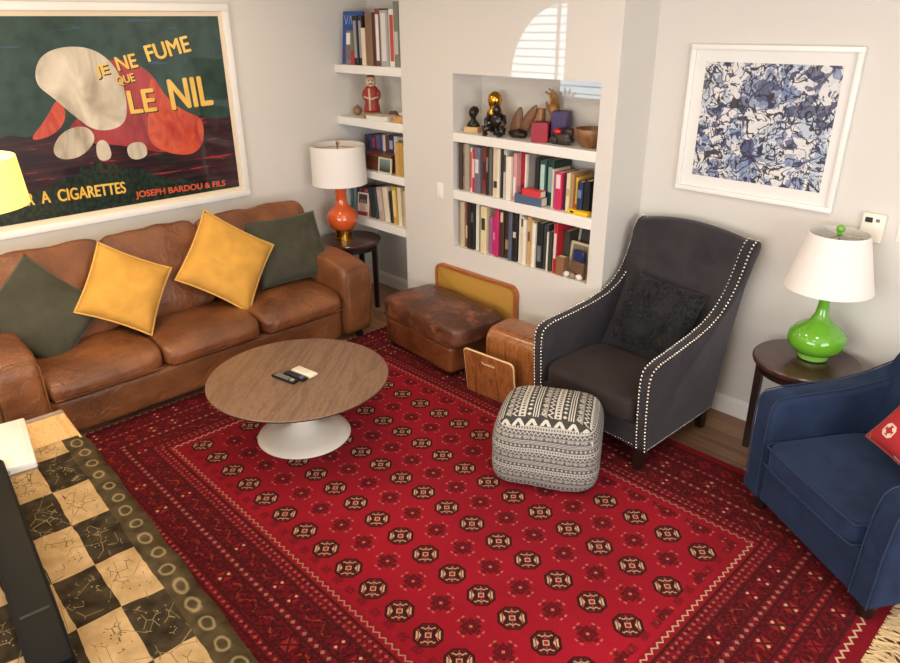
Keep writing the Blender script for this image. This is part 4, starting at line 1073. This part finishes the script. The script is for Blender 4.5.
bm = bmesh.new(); rbox(bm, -.085, .085, -.006, .06, 0, .030, .006, 2); finish(bm, 'shell', plain('bright_yellow', (240, 196, 30), 0.4, var=0.03), yb)
bm = bmesh.new(); rbox(bm, -.055, -.025, -.008, .0, .008, .022, .002, 1); finish(bm, 'latch', M_dark, yb)
# right end of the lower row: brown block, leaning frames, small blue box, white trinkets
o = book(-2.862, .066, .133, .06, 3.782, NZ0, (140, 100, 66), 'small brown box standing beside the red book in the lower niche row', None); o.name = 'small_box'; o['category'] = 'box'
def small_frame(x, y, z, wd, ht, lean, rz, c, inner, label):
    t = thing('small_picture', label, 'picture frame', (x, y, z), rz); t.rotation_euler = (lean, 0, rz)
    bm = bmesh.new()
    for a in ((-wd/2, wd/2, ht-.018, ht), (-wd/2, wd/2, 0, .018), (-wd/2, -wd/2+.018, .018, ht-.018), (wd/2-.018, wd/2, .018, ht-.018)): box(bm, a[0], a[1], -.008, .008, a[2], a[3])
    finish(bm, 'frame', cloth(c), t, smooth=0)
    bm = bmesh.new(); box(bm, -wd/2+.017, wd/2-.017, -.003, .006, .017, ht-.017); finish(bm, 'picture', cloth(inner), t, smooth=0)
small_frame(-2.715, 3.925, NZ0, .20, .335, math.radians(-8), math.radians(-6), (196, 188, 172), (66, 66, 62), 'tall pale frame leaning at the right end of the lower niche row')
small_frame(-2.735, 3.865, NZ0, .17, .235, math.radians(-8), math.radians(-4), (206, 192, 160), (120, 112, 96), 'shorter cream frame in front of the tall pale frame')
bxs = thing('small_box', 'small navy blue box propped before the cream frame in the lower niche row', 'box', (-2.70, 3.832, NZ0+0.12), math.radians(-12))
bm = bmesh.new(); rbox(bm, -.052, .052, -.014, .014, 0.0, .075, .004, 1); finish(bm, 'shell', cloth((34, 48, 96)), bxs)
wb = thing('small_box', 'low brown wooden box holding up the small navy box', 'box', (-2.70, 3.832, NZ0), math.radians(-12))
bm = bmesh.new(); rbox(bm, -.06, .06, -.018, .018, 0.0, .1195, .004, 1); finish(bm, 'shell', cloth((112, 84, 60)), wb)
for i, (x, c, nm) in enumerate(((-2.775, (224, 218, 206), 'white shell-like trinket nearest the brown box in the lower niche'), (-2.725, (150, 130, 110), 'tan trinket between two white ones in the lower niche'), (-2.670, (228, 222, 212), 'white trinket beside the niche edge in the lower row'))):
    bm = bmesh.new(); ball(bm, (0, 0, .020), .026, 12, 8, (1, .7, .78), 0.5, i); tag(finish(bm, 'trinket', cloth(c), loc=(x, 3.797, NZ0-0.0), smooth=180), nm, 'trinket', 'trinkets in the lower niche')

# alcove shelves: top
G1 = 'art books on the top alcove shelf'
book(-5.318, .016, .375, .12, 3.96, 2.08, (44, 66, 50), 'thin dark green book leaning outward, leftmost on the top alcove shelf', G1, math.radians(-5))
def facing(x, y, z, wd, ht, th_, rgb, label, group, rz, lean, panels):
    o = bpy.data.objects.new('book', None)
    bm = bmesh.new(); rbox(bm, -wd/2, wd/2, 0, th_, 0, ht, .002, 1)
    o = finish(bm, 'book', cloth(rgb), loc=(x, y, z), rot=(lean, 0, rz), smooth=0); tag(o, label, 'book', group)
    for nm, a, b, c0, c1, c in panels:
        bm = bmesh.new(); box(bm, a, b, -.0012, .002, c0, c1); finish(bm, nm, cloth(c), o, smooth=0)
    return o
fb = facing(-5.205, 3.865, 2.08, .22, .415, .025, (44, 84, 152), 'large blue art book standing cover outward on the top alcove shelf', G1, math.radians(12), math.radians(-7), [('cover_panel', -.10, .05, .02, .12, (70, 70, 130)), ('cover_panel', .02, .10, .05, .25, (90, 110, 140))])
for a, b in (((-.07, .39), (-.05, .32)), ((-.05, .32), (-.03, .39)), ((-.02, .32), (0, .39)), ((0, .39), (.02, .32)), ((.04, .32), (.04, .39)), ((.04, .385), (.075, .37)), ((.075, .37), (.04, .355)), ((.05, .355), (.08, .32))):
    pass
bm = bmesh.new()
for a, b in (((-.09, .385), (-.07, .315)), ((-.07, .315), (-.05, .385)), ((-.04, .315), (-.022, .385)), ((-.022, .385), (-.004, .315)), ((.01, .315), (.01, .385)), ((.01, .383), (.04, .367)), ((.04, .367), (.01, .35)), ((.02, .35), (.045, .315))):
    tube(bm, [(a[0], -.001, a[1]), (b[0], -.001, b[1])], .004, 5)
finish(bm, 'cover_lettering', cloth((150, 170, 206)), fb)
facing(-5.125, 3.795, 2.08, .10, .270, .022, (120, 106, 104), 'small picture-covered book with red bottom, propped before the large blue book', G1, math.radians(26), math.radians(-9), [('cover_panel', .0, .045, .0, .11, (168, 34, 40)), ('cover_panel', .0, .045, .11, .25, (112, 118, 64)), ('cover_panel', -.045, -.01, .16, .25, (226, 220, 210)), ('cover_panel', -.045, -.005, .04, .15, (110, 92, 104))])
for i, (x0, wd, ht, c, nm, band) in enumerate(((-5.083, .058, .377, BLK, 'black book with silver bands, left of its pair', ((150, 150, 156), .15, .9)), (-5.022, .050, .376, (34, 32, 34), 'black book with silver bands, right of its pair', ((150, 150, 156), .15, .9)), (-4.966, .048, .285, (224, 204, 176), 'shorter cream book beside the black pair', None),
        (-4.912, .082, .400, (128, 96, 70), 'thick brown book', None), (-4.828, .045, .397, (76, 52, 44), 'dark brown book', None), (-4.781, .058, .425, (120, 60, 64), 'maroon book', ((226, 220, 212), .1, .9)), (-4.718, .085, .412, (168, 166, 160), 'thick light grey book', ((214, 210, 204), .1, .95)), (-4.627, .068, .420, (232, 226, 216), 'white book with red marks on its spine', ((188, 74, 66), .1, .9)), (-4.555, .060, .470, (120, 122, 106), 'tallest grey-green book', ((190, 190, 178), .2, .55)))):
    book(x0, wd, ht, .22, 3.80+.01*math.sin(i*2), 2.08, c, nm+' on the top alcove shelf', G1, 0, band)
book(-4.492, .022, .40, .22, 3.83, 2.08, (190, 190, 182), 'slim pale book squeezed against the alcove edge on the top shelf', G1)
# alcove shelf 2
gd = thing('gourd', 'small round brown gourd on the second alcove shelf', 'gourd', (-5.21, 3.90, 1.655))
bm = bmesh.new(); ball(bm, (0, 0, .040), .042, 18, 12, (1, 1, .95)); finish(bm, 'body', plain('gourd_brown', (142, 106, 70), 0.4, var=0.2), gd, smooth=180)
bm = bmesh.new(); tube(bm, [(0, 0, .076), (.003, 0, .092)], .005, 6); finish(bm, 'stem', M_leg, gd)
st = thing('robed_figurine', 'carved figurine in a red robe with pale face on the second alcove shelf', 'figurine', (-5.00, 3.90, 1.655), math.radians(48))
C_robe = plain('robe_red', (150, 40, 34), 0.5, var=0.25, scale=40); C_face = plain('figure_face', (206, 180, 150), 0.6, var=0.1, scale=60)
bm = bmesh.new(); rbox(bm, -.075, .075, -.055, .055, 0, .045, .015, 3); finish(bm, 'base', plain('ochre_base', (150, 120, 62), 0.6, var=0.15), st)
bm = bmesh.new(); lathe(bm, [(.066, .044), (.070, .07), (.058, .12), (.062, .17), (.066, .21), (.050, .245), (.026, .262)], 24, sy=.75); ball(bm, (-.055, -.01, .185), .03, 12, 8, (.8, .8, 1.5)); ball(bm, (.055, -.01, .185), .03, 12, 8, (.8, .8, 1.5)); finish(bm, 'robe', C_robe, st, smooth=180)
bm = bmesh.new(); ball(bm, (0, -.008, .292), .046, 16, 12, (.95, .95, 1.05)); ball(bm, (0, -.047, .285), .008, 8, 6); finish(bm, 'head', C_face, st, smooth=180)
bm = bmesh.new(); lathe(bm, [(.034, .322), (.036, .33), (.028, .342), (.012, .35), (0, .354)], 20); finish(bm, 'hat', C_robe, st, smooth=180)
bm = bmesh.new(); tube(bm, [(-.015, -.054, .24), (-.012, -.052, .16), (-.012, -.055, .06)], .011, 6); tube(bm, [(-.06, -.035, .17), (0, -.062, .155), (.06, -.035, .17)], .010, 6); finish(bm, 'sash', plain('pale_sash', (206, 176, 140), 0.6, var=0.2, scale=50), st, smooth=180)
bm = bmesh.new()
for sx in (-.015, .015): ball(bm, (sx, -.050, .302), .006, 8, 6)
tube(bm, [(-.016, -.050, .274), (0, -.053, .280), (.016, -.050, .274)], .0035, 5); finish(bm, 'face_marks', M_dark, st, smooth=180)
bm = bmesh.new(); ball(bm, (0, 0, .030), .05, 14, 10, (1.2, .8, .66), .3, 2); tag(finish(bm, 'stone', plain('brown_stone', (116, 76, 60), 0.6, var=0.2), loc=(-4.79, 3.97, 1.655), smooth=180), 'lumpy brown stone behind the white book on the second alcove shelf', 'stone')
lying(-4.80, 3.785, 1.655, .25, .15, .034, (222, 216, 204), 'white book lying flat on the second alcove shelf', None, math.radians(6))
ob = thing('small_box', 'small orange-tan box at the right end of the second alcove shelf', 'box', (-4.535, 3.80, 1.655), math.radians(3))
bm = bmesh.new(); rbox(bm, -.065, .065, 0, .09, 0, .048, .004, 2); finish(bm, 'shell', plain('orange_box', (204, 150, 84), 0.6, var=0.1), ob)
bm = bmesh.new(); lathe(bm, [(.0, .0), (.022, .004), (.034, .022), (.035, .032), (.030, .028), (.0, .012)], 20); tag(finish(bm, 'small_dish', plain('white_glaze', (220, 220, 216), 0.2, var=0.02), loc=(-4.535, 3.845, 1.7035), smooth=60), 'tiny white dish on the orange-tan box', 'dish')
# alcove shelf 3
G3 = 'small books on the third alcove shelf'
for i, (x0, wd, ht, c, nm, band) in enumerate(((-5.20, .045, .262, (60, 46, 70), 'dark plum', None), (-5.150, .038, .268, (48, 60, 110), 'navy', None), (-5.108, .062, .270, (54, 50, 92), 'indigo', ((180, 70, 90), .6, .9)), (-5.040, .046, .274, (120, 90, 130), 'violet', None), (-4.990, .036, .270, (58, 84, 150), 'blue', None), (-4.950, .036, .284, IVO, 'ivory', None),
        (-4.911, .044, .280, (110, 70, 56), 'brown', None), (-4.863, .064, .290, (44, 52, 100), 'broad navy', ((190, 190, 210), .6, .85)), (-4.795, .045, .287, (226, 222, 214), 'white', None), (-4.736, .072, .290, (186, 190, 182), 'pale grey', ((40, 44, 44), .4, .9)), (-4.655, .044, .272, (190, 150, 92), 'tan', None))):
    book(x0, wd, ht, .15, 3.955, 1.222, c, '%s book, %s from the left behind the wooden box on the third alcove shelf' % (nm, ORD[i+1]), G3, 0, band)
book(-4.600, .050, .272, .19, 3.80, 1.222, (196, 152, 84), 'tan book standing forward beside the little photograph, third alcove shelf', G3)
book(-4.545, .046, .276, .19, 3.80, 1.222, (186, 146, 66), 'ochre book, second from the alcove edge on the third shelf', G3)
book(-4.495, .036, .250, .19, 3.80, 1.222, (206, 180, 120), 'straw-coloured book against the alcove edge on the third shelf', G3)
wbx = thing('wooden_box', 'reddish-brown wooden box on the third alcove shelf behind the lampshade', 'box', (-4.88, 3.80, 1.222))
W_box = wood('red_wood', (124, 70, 48), (88, 46, 32), 'x', 1.0, 0.4)
bm = bmesh.new(); rbox(bm, -.20, .20, .02, .145, 0, .115, .004, 1); finish(bm, 'body', W_box, wbx)
bm = bmesh.new(); rbox(bm, -.203, .203, .017, .148, .117, .150, .004, 1); finish(bm, 'lid', W_box, wbx)
phf = thing('landscape_photograph', 'small framed landscape photograph leaning on the reddish-brown wooden box', 'picture frame', (-4.735, 3.795, 1.222)); phf.rotation_euler = (math.radians(-6), 0, 0)
bm = bmesh.new()
for a in ((-.085, .085, .118, .13), (-.085, .085, 0, .012), (-.085, -.073, .012, .118), (.073, .085, .012, .118)): box(bm, a[0], a[1], -.006, .006, a[2], a[3])
finish(bm, 'frame', cloth((206, 198, 176)), phf, smooth=0)
g = G('landscape_photo'); x, y, z = g.xyz()
bm = bmesh.new(); box(bm, -.074, .074, -.002, .005, .011, .119); finish(bm, 'picture', g.set(g.mix((z+(g.noise(20, 3)-.5)*.06).ramp(.03, .10), lin((58, 66, 52)), lin((120, 140, 130))), .3), phf, smooth=0)
# alcove shelf 4
G4 = 'books on the lowest alcove shelf'
for i, (x0, wd, ht, c, nm, lean, band) in enumerate(((-5.300, .040, .235, (60, 120, 124), 'teal', 3, None), (-5.255, .035, .245, (150, 150, 146), 'grey', 3, None), (-5.215, .038, .250, BLK, 'black', 3, None), (-5.170, .030, .240, (96, 60, 90), 'plum', 2, None), (-5.130, .036, .235, (40, 40, 48), 'dark blue-black', 2, None), (-5.062, .056, .250, (150, 62, 54), 'brick red', -8, None), (-5.000, .044, .275, (34, 34, 36), 'black', -8, None), (-4.942, .046, .283, (44, 62, 66), 'dark teal', -7, None),
        (-4.882, .070, .294, (182, 156, 140), 'rose-beige', -7, ((206, 188, 176), .3, .9)), (-4.800, .062, .304, (224, 210, 184), 'cream', -6, None), (-4.725, .030, .276, BLK, 'slim black', -4, None), (-4.685, .054, .326, (198, 158, 70), 'mustard', -3, ((230, 206, 140), .2, .9)), (-4.618, .046, .330, (226, 214, 184), 'ivory', -2, None), (-4.555, .040, .315, (206, 186, 140), 'sand-coloured', 0, None))):
    book(x0, wd, ht, .18, 3.83, .785, c, '%s book, %s from the left on the lowest alcove shelf' % (nm, ORD[i+1]), G4, math.radians(lean), band)
facing(-5.085, 3.795, .785, .135, .215, .014, (206, 196, 186), 'portrait-covered book facing outward before the row on the lowest alcove shelf', G4, math.radians(10), math.radians(-7), [('cover_panel', -.05, .05, .12, .20, (60, 52, 52)), ('cover_panel', -.035, .035, .05, .15, (196, 160, 140)), ('cover_panel', -.06, .06, .01, .045, (150, 40, 44))])

# ------------------------------------------------------------------ figurines on the niche's top board
ZS = 1.650
C_bronze = plain('dark_bronze', (48, 42, 34), 0.35, 0.5, var=0.2); C_gold = plain('gold_leaf', (206, 150, 56), 0.2, 1.0, var=0.1)
C_black = plain('black_lacquer', (34, 26, 24), 0.2, 0.1, var=0.2); C_pale = plain('pale_wood', (206, 168, 120), 0.55, var=0.08)
bu = thing('bust', 'small dark bronze bust on a pale wooden block, leftmost on the niche top', 'bust', (-3.755, 3.87, ZS), math.radians(15))
bm = bmesh.new(); rbox(bm, -.058, .058, -.042, .042, 0, .042, .003, 1); finish(bm, 'plinth', C_pale, bu)
bm = bmesh.new(); lathe(bm, [(.052, .042), (.050, .058), (.034, .078), (.020, .092), (.019, .108)], 20, sy=.7); ball(bm, (0, -.004, .142), .040, 16, 12, (.82, 1.0, 1.05)); ball(bm, (0, -.045, .138), .009, 8, 6); ball(bm, (0, .012, .152), .038, 14, 10, (.95, .9, .9)); finish(bm, 'head_and_shoulders', C_bronze, bu, smooth=180)
ga = thing('gold_sculpture', 'shiny gold sculpture of stacked rounded forms behind the black seated figurine', 'sculpture', (-3.625, 3.96, ZS))
bm = bmesh.new(); lathe(bm, [(.034, 0), (.036, .02), (.024, .03), (.026, .06), (.050, .085), (.064, .12), (.056, .155), (.036, .175), (.046, .20), (.056, .235), (.046, .268), (.022, .288), (0, .294)], 28); finish(bm, 'body', C_gold, ga, smooth=180)
fg = thing('seated_figurine', 'glossy black seated figurine on the niche top beside the bronze bust', 'figurine', (-3.515, 3.865, ZS), math.radians(10))
bm = bmesh.new()
ball(bm, (0, .01, .10), .060, 16, 12, (1.05, .8, 1.05)); ball(bm, (0, -.005, .178), .033, 14, 10, (.9, 1, 1.1)); tube(bm, [(0, 0, .205), (.006, 0, .228)], [.016, .008], 8)
for s in (-1, 1):
    tube(bm, [(s*.050, 0, .135), (s*.078, -.025, .10), (s*.060, -.055, .065)], [.022, .018, .013], 8); tube(bm, [(s*.035, -.01, .055), (s*.075, -.05, .050), (s*.060, -.055, .010)], [.032, .026, .018], 8); ball(bm, (s*.060, -.066, .012), .018, 8, 6, (1, 1.5, .7))
tube(bm, [(0, .03, .05), (0, .03, .002)], [.05, .045], 10); finish(bm, 'body', C_black, fg, smooth=180)
mk = thing('carved_shell', 'brown carved wooden shell-like pair of wings on the niche top', 'carving', (-3.315, 3.90, ZS), math.radians(-5))
C_carv = wood('carved_brown', (142, 102, 76), (92, 62, 46), 'z', 1.4, 0.5)
for nm, c, h, rot in (('left_wing', (-.045, 0, .10), (.042, .028, .115), .32), ('right_wing', (.045, .02, .12), (.038, .026, .135), .62)):
    bm = bmesh.new(); b = bmesh.new(); bmesh.ops.create_uvsphere(b, u_segments=16, v_segments=12, radius=1)
    for v in b.verts: v.co = Vector((v.co.x*h[0]*(1.15-.35*v.co.z), v.co.y*h[1], v.co.z*h[2]))
    merge(bm, b, Matrix.Translation(c) @ Matrix.Rotation(rot, 4, 'Y')); finish(bm, 'carved_wing', C_carv, mk, smooth=180)
bm = bmesh.new(); ball(bm, (-.02, -.01, .028), .075, 14, 10, (1.15, .6, .42), .3, 5); finish(bm, 'foot', C_bronze, mk, smooth=180)
wp = thing('wooden_block', 'upright tan wooden post between the carving and the red glass cube', 'block', (-3.190, 3.95, ZS))
bm = bmesh.new(); rbox(bm, -.028, .028, -.025, .025, 0, .205, .004, 2); finish(bm, 'post', wood('tan_post', (176, 130, 92), (142, 98, 66), 'z', 1.0, 0.5), wp)
bm = bmesh.new(); rbox(bm, -.024, .024, -.04, -.0255, 0, .07, .003, 1); finish(bm, 'step', C_pale, wp)
def glass_cube(label, x, y, s, h, rgb, rz, nm):
    t = thing('candle_holder', label, 'candle holder', (x, y, ZS), rz)
    bm = bmesh.new()
    b = bmesh.new(); box(b, -s, s, -s, s, 0, h); bmesh.ops.recalc_face_normals(b, faces=b.faces); bmesh.ops.bevel(b, geom=b.edges[:], offset=.004, segments=2, affect='EDGES'); merge(bm, b)
    g = G(nm); finish(bm, 'glass', g.set(g.mix(g.noise(12, 3), tuple(v*.6 for v in lin(rgb)), lin(rgb)), .3, Specular_IOR_Level=.25), t)
    bm = bmesh.new(); lathe(bm, [(s*.72, h-.002), (s*.72, h+.003), (s*.60, h+.003), (s*.58, h+.001), (0, h+.001)], 20, cap=False); finish(bm, 'wax', plain(nm+'_wax', tuple(int(v*.55) for v in rgb), .4, var=.05), t)
glass_cube('square crimson glass candle holder at the front of the niche top', -3.105, 3.865, .058, .130, (168, 20, 46), math.radians(24), 'crimson_glass')
glass_cube('taller purple glass candle holder behind the crimson one', -3.010, 3.955, .056, .200, (70, 44, 96), math.radians(20), 'purple_glass')
hd = thing('carved_hand', 'carved wooden hand with raised fingers standing behind the crimson glass', 'sculpture', (-3.115, 4.005, ZS), math.radians(-20))
C_hand = plain('hand_wood', (160, 112, 62), 0.35, 0.2, var=0.15)
bm = bmesh.new(); tube(bm, [(0, 0, 0), (0, 0, .06), (0, 0, .15), (0, 0, .20), (0, 0, .235)], [.032, .027, .026, .042, .036], 12)
for k, (dx_, L, c) in enumerate(((-.030, .075, .030), (-.010, .100, .012), (.011, .095, -.004), (.031, .075, -.02))):
    tube(bm, [(dx_, 0, .215), (dx_*1.15, -.004, .235+L*.45), (dx_*1.2-c*.3, -.018, .235+L*.8), (dx_*1.2-c*.9, -.038, .235+L)], [.0115, .0105, .0095, .006], 8)
tube(bm, [(-.03, 0, .175), (-.062, -.012, .205), (-.072, -.022, .245)], [.014, .012, .007], 8); finish(bm, 'hand', C_hand, hd, smooth=180)
dr = thing('dragon_carving', 'dark knobbly animal carving with a red spot beside the wooden bowl', 'carving', (-2.912, 3.860, ZS), math.radians(-8)); dr.scale = (.86, .86, .86)
bm = bmesh.new(); ball(bm, (0, 0, .05), .085, 20, 14, (1.15, .6, .62), .45, 3); ball(bm, (.065, -.005, .105), .040, 14, 10, (1.2, .8, .8), .4, 6); ball(bm, (-.085, -.02, .035), .038, 14, 10, (1.2, .9, .85), .4, 8)
for k in range(5): tube(bm, [(-.05+k*.03, 0, .09), (-.045+k*.03, 0, .12)], [.012, .003], 6)
finish(bm, 'body', plain('black_wood', (54, 44, 40), 0.35, var=0.3, scale=40, bump=.6, bscale=60), dr, smooth=180)
bm = bmesh.new(); ball(bm, (-.035, -.035, .100), .030, 14, 10, (1.2, .8, .7), .2, 1); finish(bm, 'red_spot', plain('red_bead', (206, 36, 40), 0.25, var=.05), dr, smooth=180)
bw = thing('wooden_bowl', 'round brown wooden bowl at the right end of the niche top', 'bowl', (-2.715, 3.885, ZS))
bm = bmesh.new(); lathe(bm, [(0, 0), (.050, 0), (.054, .008), (.082, .035), (.104, .075), (.110, .115), (.106, .122), (.100, .115), (.094, .075), (.07, .035), (0, .02)], 40, cap=False); finish(bm, 'bowl', wood('bowl_wood', (150, 106, 64), (104, 70, 42), 'z', 1.0, 0.4), bw, smooth=60)
pp = thing('puppet_figurine', 'small red-coated puppet figurine standing behind the wooden bowl', 'figurine', (-2.672, 4.03, ZS), math.radians(-20))
bm = bmesh.new(); tube(bm, [(-.014, 0, 0), (-.016, 0, .09), (-.014, 0, .18)], [.012, .011, .015], 8); tube(bm, [(.016, 0, 0), (.02, 0, .09), (.014, 0, .18)], [.012, .011, .015], 8); finish(bm, 'trousers', plain('cream_trousers', (214, 200, 180), .6), pp, smooth=180)
bm = bmesh.new(); lathe(bm, [(.042, .165), (.036, .20), (.032, .25), (.022, .272)], 16, sy=.7); tube(bm, [(-.03, 0, .255), (-.062, -.02, .225), (-.075, -.03, .19)], [.014, .012, .010], 8); tube(bm, [(.03, 0, .255), (.055, -.01, .215), (.05, -.03, .18)], [.014, .012, .010], 8); finish(bm, 'coat', plain('puppet_red', (170, 30, 40), .5, var=.1), pp, smooth=180)
bm = bmesh.new(); ball(bm, (0, -.003, .297), .025, 14, 10, (.95, 1, 1.1)); finish(bm, 'head', plain('puppet_skin', (196, 150, 116), .6), pp, smooth=180)
bm = bmesh.new(); lathe(bm, [(.036, .314), (.034, .318), (.025, .322), (.024, .342), (.012, .35), (0, .351)], 16); finish(bm, 'hat', plain('olive_hat', (100, 92, 60), .7), pp, smooth=60)
